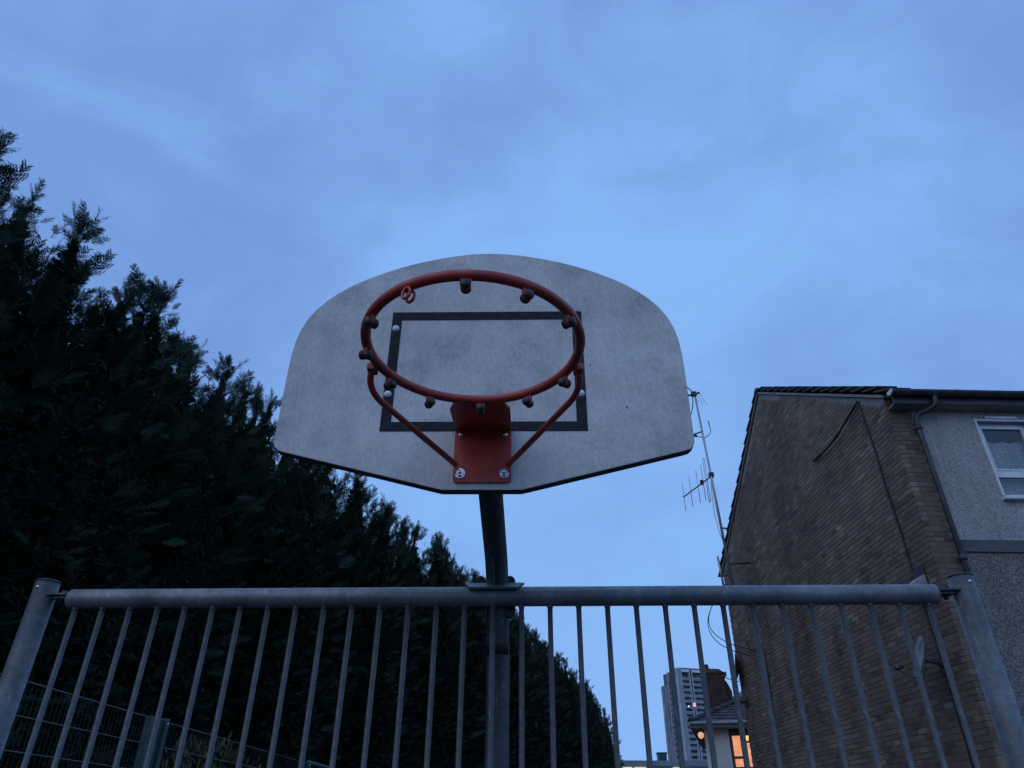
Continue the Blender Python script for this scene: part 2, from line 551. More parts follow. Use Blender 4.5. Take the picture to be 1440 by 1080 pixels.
# front wall: roughcast above, band, pebble dash below, window opening
WX0, WX1, WZ0, WZ1 = 1.31, 2.10, 5.83, 7.05
w = B()
w.box((0.362, -0.015, 5.162), (WX0, 0.25, EZ - 0.02))
w.box((WX0, -0.015, 5.162), (WX1, 0.25, WZ0 - 0.03))
w.box((WX0, -0.015, WZ1), (WX1, 0.25, EZ - 0.02))
w.box((WX1, -0.015, 5.162), (XW, 0.25, EZ - 0.02))
w.done('upper_wall', render_up, house)
w = B(); w.box((0.362, -0.045, 4.985), (XW, 0.25, 5.16), 0.008); w.done('string_band', band_m, house)
w = B(); w.box((0.362, -0.02, 0), (XW, 0.25, 4.983)); w.done('lower_wall', render_lo, house)
w = B(); w.box((XW, 0, 0), (XW + 0.25, DY, EZ)); w.box((0.28, DY - 0.25, 0), (XW - 0.002, DY - 0.002, EZ)); w.done('rear_wall', mortar_m, house)
# window
win = B()
t = 0.034
for a, b_ in (((WX0 - t, -0.04, WZ1), (WX1 + t, -0.016, WZ1 + t)), ((WX0 - t, -0.04, WZ0), (WX0, -0.016, WZ1 - 0.001)), ((WX1, -0.04, WZ0), (WX1 + t, -0.016, WZ1 - 0.001))):
    win.box(a, b_, 0.004)
win.box((WX0 + 0.15, -0.055, WZ1 + t + 0.002), (WX1 - 0.15, -0.016, WZ1 + t + 0.045), 0.004)
win = win.done('window_surround', upvc, house)
wf = B()
f = 0.052
wf.box((WX0 + 0.002, 0.055, WZ0 - 0.028), (WX0 + f, 0.12, WZ1 - 0.002), 0.004)
wf.box((WX1 - f, 0.055, WZ0 - 0.028), (WX1 - 0.002, 0.12, WZ1 - 0.002), 0.004)
wf.box((WX0 + f, 0.055, WZ1 - f), (WX1 - f, 0.12, WZ1 - 0.002), 0.004)
wf.box((WX0 + f, 0.055, WZ0 - 0.028), (WX1 - f, 0.12, WZ0 + f), 0.004)
wf.box((WX0 + f, 0.045, 6.15), (WX1 - f, 0.12, 6.255), 0.004)
wf = wf.done('window', upvc, house)
ws = B()
i_ = f + 0.002; k_ = 0.04
for za, zb in ((6.258, WZ1 - f - 0.002),):
    ws.box((WX0 + i_, 0.04, za), (WX0 + i_ + k_, 0.1, zb), 0.003)
    ws.box((WX1 - i_ - k_, 0.04, za), (WX1 - i_, 0.1, zb), 0.003)
    ws.box((WX0 + i_ + k_, 0.04, zb - k_), (WX1 - i_ - k_, 0.1, zb), 0.003)
    ws.box((WX0 + i_ + k_, 0.04, za), (WX1 - i_ - k_, 0.1, za + 0.03), 0.003)
ws.done('sash', upvc, wf)
sill = B(); sill.box((WX0 - 0.06, -0.10, WZ0 - 0.075), (WX1 + 0.06, 0.054, WZ0 - 0.03), 0.006); sill.done('sill', upvc, wf)
pn = B(); pn.box((WX0 + 0.09, 0.072, 6.28), (WX1 - 0.09, 0.078, WZ1 - 0.09)); pn.done('pane', glass_m, wf)
pn = B(); pn.box((WX0 + f, 0.072, WZ0 + f), (WX1 - f, 0.078, 6.15)); pn.done('pane', glass_m, wf)
cu = B()
npl = 44
zz = (WZ0 - 0.02, 6.80)
vs_ = []
for k in range(npl + 1):
    x = WX0 + (WX1 - WX0) * k / npl
    y = 0.19 + 0.012 * math.sin(k * 1.7) + 0.006 * math.sin(k * 3.1)
    vs_.append((cu.bm.verts.new((x, y, zz[0])), cu.bm.verts.new((x, y, zz[1] - 0.012 * math.sin(k * 0.45)))))
for k in range(npl):
    cu.bm.faces.new((vs_[k][0], vs_[k + 1][0], vs_[k + 1][1], vs_[k][1]))
cuo = cu.done('net_curtain', curtain_m, wf)
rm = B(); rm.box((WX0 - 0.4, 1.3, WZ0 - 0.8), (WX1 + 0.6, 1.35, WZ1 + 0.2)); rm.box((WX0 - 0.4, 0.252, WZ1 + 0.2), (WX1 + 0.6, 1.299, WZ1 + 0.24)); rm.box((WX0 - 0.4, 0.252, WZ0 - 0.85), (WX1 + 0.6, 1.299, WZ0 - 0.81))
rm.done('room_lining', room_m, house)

# roof: tile courses with a stepped verge
SL = math.hypot(RY, RZ_ - EZ)
ang = math.atan2(RZ_ - EZ, RY)
def tile_profile(side, x0, x1, s0, s1, lift0, lift1, th=0.022):
    """tile from slope distance s0 (low) to s1 (high); returns 8 verts box"""
    pts = []
    for s_, l_ in ((s0, lift0), (s1, lift1)):
        yy = -0.0 + s_ * math.cos(ang); zz_ = EZ + s_ * math.sin(ang)
        for h in (0, th):
            y_ = yy - (l_ + h) * math.sin(ang); z_ = zz_ + (l_ + h) * math.cos(ang)
            if side:
                y_ = DY - y_
            pts.append((y_, z_))
    (a, b_, c_, d_) = pts
    return [(x0,) + a, (x0,) + b_, (x0,) + d_, (x0,) + c_]
rest_t = B()
NT = 15
gauge = (SL + 0.30) / NT
for side in (0, 1):
    for k in range(NT):
        s0 = -0.25 + k * gauge; s1 = min(s0 + gauge + 0.075, SL + 0.06)
        t_ = B()
        t_.prism(tile_profile(side, -0.055, 0, s0, s1, 0.150 + 0.022 * (1 - k / NT) - (0.03 if k == 0 else 0), 0.066 + 0.022 * (1 - k / NT), 0.030), (0.33, 0, 0))
        jig = rb.uniform(-0.004, 0.004)
        o = t_.done('verge_tile', roof_m, house)
        o.location = (rb.uniform(-0.006, 0.006), 0, jig)
        x = 0.282
        while x < XW + 0.2:
            rest_t.prism(tile_profile(side, x, 0, s0, s1, 0.125 + rb.uniform(0, .003), 0.062, 0.028), (0.296, 0, 0))
            x += 0.30
rest_t.done('roof_tiles', roof_m, house, 'stuff')
rg = B()
x = -0.06
while x < XW + 0.2:
    pp = [(x + 0.004 * (k % 2), RY + 0.13 * math.cos(a_), RZ_ + 0.05 + 0.10 * math.sin(a_)) for k, a_ in enumerate([math.pi * q / 6 for q in range(7)])]
    rg.prism([(x,) + p[1:] for p in pp], (0.44, 0, 0))
    x += 0.45
rg.done('ridge_tiles', roof_m, house, 'stuff')
uc = B()      # undercloak and mortar bed under the verge
for side in (0, 1):
    uc.prism(tile_profile(side, -0.035, 0, -0.05, SL, 0.01, 0.01, 0.045), (0.25, 0, 0))
uc.done('verge_bedding', mortar_m, house)
dk = B()
for side in (0, 1):
    dk.prism(tile_profile(side, 0.22, 0, -0.20, SL, 0.01, 0.01, 0.03), (XW, 0, 0))
dk.done('roof_deck', soffit_m, house)
fa = B(); fa.box((0.0, -0.235, EZ - 0.22), (XW + 0.1, -0.21, EZ + 0.02)); fa.done('fascia', dark_pvc, house)
sf = B(); sf.box((0.005, -0.209, EZ - 0.22), (XW + 0.1, -0.017, EZ - 0.20)); sf.done('soffit', soffit_m, house)
gt = B()
gr = 0.072
prof = [(-0.30 + gr * math.cos(math.pi + k * math.pi / 8), EZ - 0.045 + gr * math.sin(math.pi + k * math.pi / 8)) for k in range(9)]
gt.prism([(-0.05, y_, z_) for y_, z_ in prof] + [(-0.05, -0.30 + gr - 0.005, EZ - 0.03), (-0.05, -0.30 - gr + 0.005, EZ - 0.03)][:0], (XW + 0.1, 0, 0))
gt = gt.done('gutter', dark_pvc, house)
ec = B(); ec.prism([(-0.075, y_, z_) for y_, z_ in prof], (0.022, 0, 0)); ec.done('end_cap', upvc, gt)
for xk in (0.9, 1.9, 2.9, 3.9):
    jb = B(); jb.prism([(xk, -0.30 + (gr + .006) * math.cos(math.pi + k * math.pi / 8), EZ - 0.045 + (gr + .006) * math.sin(math.pi + k * math.pi / 8)) for k in range(9)], (0.06, 0, 0)); jb.done('joint_clip', dark_pvc, gt)
dp = B()
X0 = 0.345
path = bez((0.60, -0.30, EZ - 0.11), (0.60, -0.30, EZ - 0.27), (0.55, -0.25, EZ - 0.29), 5) + bez((0.44, -0.13, EZ - 0.32), (X0, -0.085, EZ - 0.33), (X0, -0.085, EZ - 0.48), 5) + [(X0, -0.085, 0.15)]
dp.tube(path, 0.036, 12)
dp = dp.done('downpipe', dark_pvc, house)
for zz_ in (6.85, 4.85, 2.9, 1.0):
    c_ = B(); c_.tube([(X0, -0.085, zz_), (X0, -0.085, zz_ + 0.07)], 0.046, 12); c_.box((X0 - 0.07, -0.085, zz_ + 0.015), (X0 + 0.07, -0.045, zz_ + 0.055), 0.004)
    c_.done('pipe_bracket', dark_pvc, dp)

# cables clipped on the gable
def cable(name, label, pts, r=0.009, rot=True, mat=None):
    b = B()
    root = Matrix.Translation(Hloc) @ Matrix.Rotation(AZ, 4, 'Z') if rot else Matrix.Identity(4)
    b.tube([root @ Vector(p) for p in pts], r, 6)
    o = b.done(name, mat or cable_m)
    return tag(o, label, 'cable')
pts = [(-0.03 - 0.05 * math.sin(math.pi * k / 12), 2.64 - 1.98 * k / 12, 7.65 + 0.13 * k / 12 - 0.16 * math.sin(math.pi * k / 12)) for k in range(13)]
cable('cable', 'black cable slung diagonally high across the brick gable', pts, 0.022)
pts = [(-0.012 + rb.uniform(-0.006, 0.0), y_, z_) for y_, z_ in ((0.66, 7.78), (0.655, 7.4), (0.60, 6.9), (0.60, 6.2), (0.56, 5.5), (0.56, 4.92), (0.54, 4.3), (0.50, 3.7), (0.50, 0.6))]
cc = cable('cable', 'dark cable clipped straight down the brick gable near its front corner', pts, 0.017)
for y_, z_ in ((0.655, 7.4), (0.60, 6.55), (0.58, 5.7), (0.56, 4.92), (0.53, 4.1), (0.50, 3.2)):
    b = B(); b.box((-0.036, -0.028, -0.018), (-0.001, 0.028, 0.018), 0.004, m=None)
    o_ = b.done('clip', dish_dark, cc); o_.location = Hloc + u * y_ + Vector((0, 0, z_)); o_.rotation_euler = (0, 0, AZ)
pts = [(-0.02, 8.0, 5.55), (-0.05, 7.75, 5.30), (-0.05, 7.35, 5.22), (-0.02, 6.98, 5.18), (-0.015, 6.9, 5.0), (-0.015, 6.95, 4.3), (-0.015, 7.05, 3.6), (-0.015, 7.1, 0.6)]
cable('cable', 'black cable looping then dropping down the far end of the brick gable', pts, 0.014)
for k, (zz_, sag) in enumerate(((0.0, 0.0), (-0.14, 0.06))):
    pts = bez((5.02, 16.29, 6.55), (4.15 - sag, 16.5, 5.75 - sag), (4.75, 16.6, 5.40 + zz_), 10) + bez((4.75, 16.6, 5.40 + zz_), (5.0, 16.7, 5.27 + zz_), (5.66, 17.4, 5.33 + zz_), 6)[1:]
    cable('cable', ['upper of two black wires looping from the aerial mast to the wall', 'lower of two black wires looping from the aerial mast to the wall'][k], pts, 0.009, False)

# satellite dishes
def dish(loc, rad, nrm, wall_x, label, mat, arm_dir):
    t_ = thing('satellite_dish', label, 'satellite dish', Hloc + (nv * loc[0]) + u * loc[1] + Vector((0, 0, loc[2])), AZ)
    n_ = Vector(nrm).normalized()
    up = Vector((0, 0, 1)); x = n_.cross(up).normalized(); y = x.cross(n_)
    b = B(); prev = None; N = 24
    for sgn in (0, 1):
        prev = None
        for j in range(6):
            r_ = rad * j / 5
            h_ = 0.16 * rad * (j / 5) ** 2 * 1.6 + sgn * -0.008
            if j == 0:
                c0 = b.bm.verts.new(n_ * h_)
                continue
            ring = [b.bm.verts.new(n_ * h_ + (x * math.cos(k * 2 * math.pi / N) + y * 1.08 * math.sin(k * 2 * math.pi / N)) * r_) for k in range(N)]
            for k in range(N):
                f_ = b.bm.faces.new((c0, ring[k], ring[(k + 1) % N])) if j == 1 else b.bm.faces.new((prev[k], prev[(k + 1) % N], ring[(k + 1) % N], ring[k]))
                f_.smooth = True
            prev = ring
        if sgn == 0:
            rim0 = prev
    for k in range(N):
        b.bm.faces.new((rim0[k], rim0[(k + 1) % N], prev[(k + 1) % N], prev[k]))
    b.done('reflector', mat, t_)
    b = B()
    base = -y * rad * 1.0
    tip = n_ * rad * 1.25 - y * rad * 0.75
    b.tube([base * 0.3 - n_ * 0.03, base, tip], 0.011, 8)
    b.done('arm', dish_dark, t_)
    b = B(); b.tube([tip, tip - (n_ * 0.9 - y * 0.45).normalized() * 0.11], [0.032, 0.026], 10); b.done('receiver', dish_dark, t_)
    b = B()
    w0 = Vector((wall_x, 0.07, -0.07))
    b.tube([-n_ * 0.02, -n_ * 0.10, w0 + Vector((-0.05, 0, 0.03)), w0], 0.022, 8)
    b.box((wall_x - 0.03, 0.0, -0.17), (wall_x - 0.001, 0.14, 0.03), 0.004)
    b.done('mount', dish_dark, t_)
    return t_
dish((-0.30, 0.42, 3.66), 0.27, (-0.90, 0.26, 0.30), 0.295, 'pale grey satellite dish seen edge on, low on the gable beside the fence post', dish_m, None)
dish((-0.075, 8.62, 5.04), 0.31, (-0.93, 0.26, 0.12), 0.072, 'dark satellite dish on the far edge of the brick gable above the orange lit window', dish_dark, None)

def place(p):
    return Hloc + nv * p[0] + u * p[1] + Vector((0, 0, p[2]))
fl = thing('wall_light', 'pale wedge shaped light fitting on the brick gable just above the fence rail', 'wall light', place((0, 0.42, 4.74)), AZ)
b = B(); b.prism([(-0.03, -0.15, -0.13), (-0.24, -0.15, -0.15), (-0.24, -0.15, -0.11), (-0.05, -0.15, 0.02), (-0.03, -0.15, 0.02)], (0, 0.30, 0)); b.done('hood', fascia_m, fl)
b = B(); b.box((-0.029, -0.14, -0.14), (-0.001, 0.14, 0.16), 0.004); b.done('back_plate', dish_dark, fl)
b = B(); b.box((-0.22, -0.13, -0.185), (-0.05, 0.13, -0.152), 0.006); b.done('lens', glass_m, fl)
fx = thing('wall_bracket', 'small dark bracket on the gable below the far satellite dish', 'bracket', place((0, 8.6, 4.27)), AZ)
b = B(); b.box((-0.02, -0.08, -0.08), (-0.001, 0.08, 0.08), 0.003); b.done('plate', dish_dark, fx)
b = B(); b.tube([(-0.02, 0, 0), (-0.16, 0, 0.02), (-0.2, 0, 0.10)], 0.025, 8); b.tube([(-0.16, 0, 0.02), (-0.2, 0, -0.11)], 0.03, 8); b.done('hook', dish_dark, fx)

# ------------------------------------------------------------------ aerial mast and its aerials
mast = thing('aerial_mast', 'tall thin grey aerial mast standing off the far end of the brick gable', 'mast', (5.12, 16.29, 6.45))
b = B(); b.tube([(0, 0, 0), (-0.09, 0, 2.4), (-0.20, 0, 5.26)], [0.034, 0.031, 0.024], 10); b.done('pole', alu_m, mast)
b = B(); b.tube([(-0.21, 0, 0.0), (-0.25, 0, 0.75)], 0.026, 8); b.done('lower_pole', alu_m, mast)
b = B(); b.tube([(-0.27, 0, 0.30), (0.0, 0.0, 0.28)], 0.012, 6); b.tube([(-0.25, 0, 0.05), (0.0, 0, 0.05)], 0.012, 6); b.done('cross_tie', dish_dark, mast)
b = B(); b.tube([(-0.03, 0, 0.57), (0.55, 0.0, 0.60)], 0.022, 8); b.box((0.50, -0.06, 0.50), (0.545, 0.06, 0.70), 0.004); b.tube([(-0.02, 0, 1.45), (0.13, 0, 1.43)], 0.02, 6); b.done('stay', dish_dark, mast)
b = B(); b.tube(bez((-0.12, 0, 2.75), (-0.22, 0.05, 1.7), (-0.06, 0, 1.1), 8), 0.008, 6); b.done('lead', alu_m, mast)

ya = thing('tv_aerial', 'comb shaped aerial with six rods on a boom halfway up the mast', 'aerial', (5.02, 16.33, 9.3))
b = B(); b.tube([(0.06, -0.06, 0), (-0.40, 1.38, 0)], 0.017, 8); b.done('boom', dish_dark, ya)
b = B(); b.box((-0.05, -0.07, -0.05), (0.07, 0.05, 0.07), 0.01); b.box((-0.17, 0.36, -0.06), (-0.09, 0.46, 0.05), 0.008); b.done('clamp', dish_dark, ya)
for fr, hl in ((0.98, 0.40), (0.74, 0.44), (0.50, 0.46), (0.33, 0.50), (0.245, 0.60), (0.20, 0.60)):
    b = B(); px_, py_ = 0.06 - 0.46 * fr, -0.06 + 1.44 * fr
    b.tube([(px_, py_, -hl), (px_, py_, hl)], 0.0085, 6)
    b.done('rod', alu_m, ya)
b = B(); b.tube([(-0.05, 0.29, 0.6), (-0.03, 0.23, 0.6)], 0.008, 6); b.tube([(-0.05, 0.29, -0.6), (-0.03, 0.23, -0.6)], 0.008, 6); b.done('rod_link', alu_m, ya)

ra = thing('loop_aerial', 'curved grey loop aerial on a short black arm below the mast top', 'aerial', (4.93, 16.29, 10.53))
b = B(); b.tube([(0.02, 0, 0), (-0.24, 0, -0.10)], 0.020, 8); b.tube([(-0.24, 0, -0.10), (-0.12, 0, -0.13)], 0.035, 8); b.done('arm', dish_dark, ra)
b = B(); b.tube([(-0.12, 0, -0.14), (0.02, 0, -0.17)] + bez((0.08, 0, -0.17), (0.25, 0, -0.10), (0.26, 0, 0.05), 6) + [(0.24, 0, 0.32)], [0.012] * 2 + [0.014] * 7 + [0.024], 8); b.done('loop', alu_m, ra)
ta = thing('top_aerial', 'small tangled black aerial clamped at the very top of the mast', 'aerial', (4.915, 16.29, 11.66))
b = B(); b.tube([(-0.30, 0.0, -0.06), (-0.05, 0, 0.0), (0.14, 0, 0.06)], [0.04, 0.02, 0.03], 8); b.box((-0.09, -0.05, -0.05), (0.05, 0.05, 0.08), 0.012); b.done('clamp', dish_dark, ta)
b = B(); b.tube([(-0.02, 0, 0.05), (-0.21, 0.1, 0.38)], 0.014, 6); b.done('rod', dish_dark, ta)
b = B(); b.tube(bez((-0.06, 0, -0.02), (-0.06, 0.0, -0.35), (-0.18, 0, -0.62), 6), 0.013, 6); b.done('lead', cable_m, ta)
for dx in (0.06, 0.16, 0.26):
    b = B(); b.tube([(dx - 0.1, 0.15, 0.26 - dx * 0.3), (dx + 0.06, 0.1, -0.18 - dx * 0.3)], 0.006, 5); b.done('thin_rod', alu_m, ta)

# ------------------------------------------------------------------ white house behind, with lit window
wh = thing('white_house', 'white rendered house with a low hipped roof and an orange lit window', 'house', (7.0, 28.3, 0), R(-16))
b = B(); 
X1, D1 = 9.0, 8.0
wx0, wx1, wz0, wz1 = 0.85, 1.76, 3.55, 4.80
b.box((0, 0, 0), (wx0, 0.25, 5.0)); b.box((wx0, 0, 0), (wx1, 0.25, wz0)); b.box((wx0, 0, wz1), (wx1, 0.25, 5.0)); b.box((wx1, 0, 0), (X1, 0.25, 5.0))
b.box((0, 0.251, 0), (0.25, D1, 5.0)); b.box((X1 - 0.25, 0.251, 0), (X1, D1, 5.0)); b.box((0.251, D1 - 0.25, 0), (X1 - 0.251, D1, 5.0))
b.done('wall', white_render, wh)
ov = 0.42
b = B()
ez = 4.98; hs = math.tan(R(26)); hh = (D1 / 2 + ov) * hs
A = [(-ov, -ov, ez), (X1 + ov, -ov, ez), (X1 + ov, D1 + ov, ez), (-ov, D1 + ov, ez)]
r1 = (D1 / 2, D1 / 2, ez + hh); r2 = (X1 - D1 / 2, D1 / 2, ez + hh)
vv = [b.bm.verts.new(p) for p in A + [r1, r2]]
for q in ((0, 1, 5, 4), (1, 2, 5), (2, 3, 4, 5), (3, 0, 4), (3, 2, 1, 0)):
    b.bm.faces.new([vv[k] for k in q])
rfo = b.done('roof', roof_m, wh)
# tile courses on the front and left hips
b = B()
nc = 17
for k in range(nc):
    t0, t1 = k / nc, (k + 1.12) / nc
    t1 = min(t1, 1)
    def P(tt, lift):
        o_ = (D1 / 2 + ov) * tt
        return -ov + o_, -ov + o_, ez + hh * tt + lift
    a0 = P(t0, 0.055); a1 = P(t1, 0.012)
    xr0, xr1 = X1 + ov - (a0[0] + ov), X1 + ov - (a1[0] + ov)
    q = [(a0[0], a0[1], a0[2]), (xr0, a0[1], a0[2]), (xr1, a1[1], a1[2]), (a1[0], a1[1], a1[2])]
    b.prism(q, (0, -0.01, -0.03))
    yr0, yr1 = D1 + ov - (a0[0] + ov), D1 + ov - (a1[0] + ov)
    q = [(a0[0], a0[1], a0[2]), (a0[0], yr0, a0[2]), (a1[0], yr1, a1[2]), (a1[0], a1[1], a1[2])]
    b.prism(q, (-0.01, 0, -0.03))
b.done('roof_tiles', roof_m, wh, 'stuff')
b = B()
n_h = 16
for k in range(n_h):
    p0 = Vector((-ov, -ov, ez)).lerp(Vector(r1), k / n_h); p1 = Vector((-ov, -ov, ez)).lerp(Vector(r1), (k + 1.1) / n_h)
    b.tube([p0 + Vector((0, 0, 0.09)), p1 + Vector((0, 0, 0.06))], 0.085, 8)
b.done('hip_tiles', roof_m, wh, 'stuff')
b = B(); b.box((-ov, -ov - 0.025, ez - 0.15), (X1 + ov, -ov, ez + 0.02)); b.box((-ov - 0.025, -ov - 0.025, ez - 0.15), (-ov - 0.001, D1 + ov, ez + 0.02)); b.done('fascia', fascia_m, wh)
b = B(); b.box((-ov, -ov + 0.002, ez - 0.16), (X1 + ov, -0.002, ez - 0.14)); b.box((-ov, 0.0, ez - 0.16), (-0.002, D1, ez - 0.14)); b.done('soffit', soffit_m, wh)
b = B(); b.tube([(-ov - 0.02, -ov - 0.08, ez - 0.02), (X1 + ov, -ov - 0.08, ez - 0.02)], 0.06, 8); b.done('gutter', fascia_m, wh)
b = B()
ft = 0.05; xm = (wx0 + wx1) / 2 + 0.02
b.box((wx0, 0.02, wz0), (wx0 + 0.10, 0.12, wz1)); b.box((wx1 - 0.06, 0.02, wz0), (wx1, 0.12, wz1))
b.box((wx0 + 0.10, 0.02, wz1 - 0.22), (wx1 - 0.06, 0.12, wz1)); b.box((wx0 + 0.10, 0.02, wz0), (wx1 - 0.06, 0.12, wz0 + 0.05))
b.box((xm - 0.035, 0.015, wz0 + 0.05), (xm + 0.035, 0.12, wz1 - 0.22))
b.box((wx0 + 0.10, 0.02, wz0 + 0.30), (xm - 0.035, 0.12, wz0 + 0.38)); b.box((xm + 0.035, 0.02, wz0 + 0.80), (wx1 - 0.06, 0.12, wz0 + 0.86))
wf2 = b.done('window', brown_frame, wh)
for (xa, xb, za, zb, mt) in ((wx0 + .10, xm - .035, wz0 + .38, wz1 - .22, lit_blind), (wx0 + .10, xm - .035, wz0 + .05, wz0 + .30, lit_blind), (xm + .035, wx1 - .06, wz0 + .86, wz1 - .22, lit_bright), (xm + .035, wx1 - .06, wz0 + .05, wz0 + .80, lit_blind)):
    b = B(); b.box((xa, 0.06, za), (xb, 0.08, zb)); b.done('pane', mt, wf2)
# chimney stack
b = B()
cx0, cx1, cy0, cy1 = 0.03, 0.98, 4.6, 5.6
b.box((cx0, cy0, 4.9), (cx1, cy1, 7.45))
b.box((cx0 - 0.03, cy0 - 0.03, 7.45), (cx1 - 0.05, cy1 + 0.03, 7.53))
b.prism([(cx1, cy0 + 0.1, 4.9), (cx1 + 0.22, cy0 + 0.1, 4.9), (cx1 + 0.22, cy0 + 0.1, 6.75), (cx1 + 0.06, cy0 + 0.1, 7.12), (cx1, cy0 + 0.1, 7.18)], (0, 0.8, 0))
m = M("chimney_brick", 0.95, 0, 0.2)
bt_ = m.n('ShaderNodeTexBrick')
bt_.inputs['Scale'].default_value = 1.0
bt_.inputs['Color1'].default_value = (0.060, 0.034, 0.030, 1); bt_.inputs['Color2'].default_value = (0.095, 0.052, 0.042, 1)
bt_.inputs['Mortar'].default_value = (0.07, 0.06, 0.055, 1)
bt_.inputs['Brick Width'].default_value = 0.225; bt_.inputs['Row Height'].default_value = 0.075; bt_.inputs['Mortar Size'].default_value = 0.008
mp = m.n('ShaderNodeMapping'); mp.inputs['Rotation'].default_value = (R(90), 0, 0)
m.l(m.coord(), mp.inputs['Vector']); m.l(mp.outputs['Vector'], bt_.inputs['Vector'])
m.base(m.mul(bt_.outputs['Color'], m.ramp(m.noise(2.5, 4), [(0.3, 0.6), (0.7, 1.0)])))
chim_m = m.m
moss_m = mottled("mossy_cement", (0.05, 0.055, 0.025), (0.11, 0.10, 0.05), 9, 0.95, 0, 0.01)
ch = b.done('chimney', chim_m, wh)
b = B(); b.prism([(cx0 + 0.05, cy0 + 0.05, 7.53), (cx1 - 0.05, cy0 + 0.05, 7.53), (cx1 - 0.18, cy0 + 0.05, 7.64), (cx0 + 0.10, cy0 + 0.05, 7.70)], (0, 0.9, 0)); b.done('chimney_cap', moss_m, ch)
b = B(); b.tube([(cx0 + 0.22, cy0 + 0.4, 7.66), (cx0 + 0.22, cy0 + 0.4, 7.90)], [0.13, 0.11], 10); b.done('chimney_pot', chim_m, ch)
b = B(); b.tube([(cx1 - 0.02, cy0 + 0.4, 7.40), (cx1 - 0.02, cy0 + 0.4, 7.56)], [0.10, 0.13], 8); b.done('chimney_pot', chim_m, ch)

pl = thing('porch_lamp', 'glowing orange lamp under the eave corner of the white house', 'lamp', (6.80, 27.98, 4.60))
b = B(); b.dome((0, 0, 0), (0, 0, 1), 0.105, 0.09); b.dome((0, 0, 0), (0, 0, -1), 0.105, 0.13); b.done('globe', lit_lamp, pl)
b = B(); b.tube([(0, 0, 0.10), (0.03, 0.1, 0.20), (0.16, 0.34, 0.18)], 0.025, 6); b.done('bracket', dish_dark, pl)

# pale roof behind
gh = thing('grey_roofed_house', 'distant house with a pale blue grey roof slope, behind the white house', 'house', (12.4, 45.0, 0))
b = B(); b.box((0.2, 0, 0), (9, 6, 8.05)); b.done('wall', white_render, gh)
b = B(); b.prism([(0.05, -0.3, 8.06), (9.2, -0.3, 8.06), (9.2, -0.3, 9.2), (4.2, -0.3, 10.1)], (0, 6.6, 0))
b.done('roof', lowroof_m, gh)

# ------------------------------------------------------------------ tower block far behind
tw = thing('tower_block', 'tall grey tower block with stacked balconies, far away between the fence bars', 'tower block', (87.8, 396.2, 0), R(15))
ST = 2.72; NF = 27; ZT = 73.7
K = 1.4
def tb(name, mat, a, b_):
    b = B(); b.box((a[0] * K, a[1] * K, a[2]), (b_[0] * K, b_[1] * K, b_[2])); return b.done(name, mat, tw)
tb('core', conc_dark, (0.6, 1.2, 0), (17.0, 13.0, ZT - 0.4))
tb('corner_pier', conc_light, (0, 0, 0), (1.9, 1.6, ZT + 0.3))
tb('pier_rib', conc_mid, (0.35, -0.12, 0), (0.75, -0.002, ZT + 0.2))
tb('pier_rib', conc_mid, (1.15, -0.12, 0), (1.5, -0.002, ZT + 0.2))
tb('mullion', conc_light, (4.9, -0.1, 0), (5.3, 1.19, ZT + 0.1))
tb('mullion', conc_light, (5.8, -0.1, 0), (6.2, 1.19, ZT + 0.1))
tb('rain_shaft', board_edge, (5.31, 0.1, 0), (5.79, 1.19, ZT + 0.4))
tb('mullion', conc_light, (11.6, -0.1, 0), (12.6, 1.19, ZT + 0.1))
tb('roof_band', upvc, (1.9, 0, ZT - 1.6), (4.9, 1.19, ZT - 0.3))
tb('roof_band', upvc, (6.2, 0, ZT - 1.6), (11.6, 1.19, ZT - 0.3))
tb('roof', conc_mid, (1.91, 0.2, ZT + 0.11), (12.6, 12.0, ZT + 0.5))
rt = random.Random(5)
for f_ in range(NF - 1):
    z0 = f_ * ST
    for (xa, xb) in ((1.9, 4.9), (6.2, 11.6)):
        tb('balcony', conc_mid, (xa + 0.02, 0.0, z0), (xb - 0.02, 0.15, z0 + 1.0))
        tb('handrail', conc_light, (xa + 0.02, -0.08, z0 + 1.002), (xb - 0.02, 0.18, z0 + 1.28))
        n_w = 2 if xb - xa < 4 else 3
        for k in range(n_w):
            x_ = xa + (xb - xa) * (k + 0.5) / n_w
            if rt.random() < 0.6 and f_ > 6:
                tb('window', tower_glass, (x_ - 0.4, 1.12, z0 + 1.3), (x_ + 0.4, 1.198, z0 + 2.2))
    if f_ < NF - 3:
        tb('window', tower_glass, (0.1, 5.35, z0 + 0.7), (0.55, 7.9, z0 + 2.5))
    tb('window', lit_pink if f_ == 11 else (lit_white if f_ == 8 else tower_glass), (0.1, 2.2, z0 + 0.7), (0.55, 4.6, z0 + 2.5))
    tb('spandrel', conc_dark, (0.04, 1.61, z0), (0.58, 8.0, z0 + 0.55))
for yk in (1.7, 4.75, 8.1):
    tb('left_mullion', conc_light, (-0.1, yk, 0), (0.599, yk + 0.45, ZT - 0.1))
tb('stair_wing', conc_mid, (-1.0, 8.6, 0), (0.58, 12.6, ZT - 6.5))
tb('wing_edge', conc_dark, (-1.02, 9.8, 0), (-1.001, 10.6, ZT - 6.6))
tb('lit_window', lit_pink, (5.0, -0.14, ST * 20 + 0.9), (6.1, -0.11, ST * 20 + 2.8))
tb('balcony_lamp', lit_white, (3.0, -0.10, ST * 20 + 0.7), (3.4, -0.06, ST * 20 + 1.3))

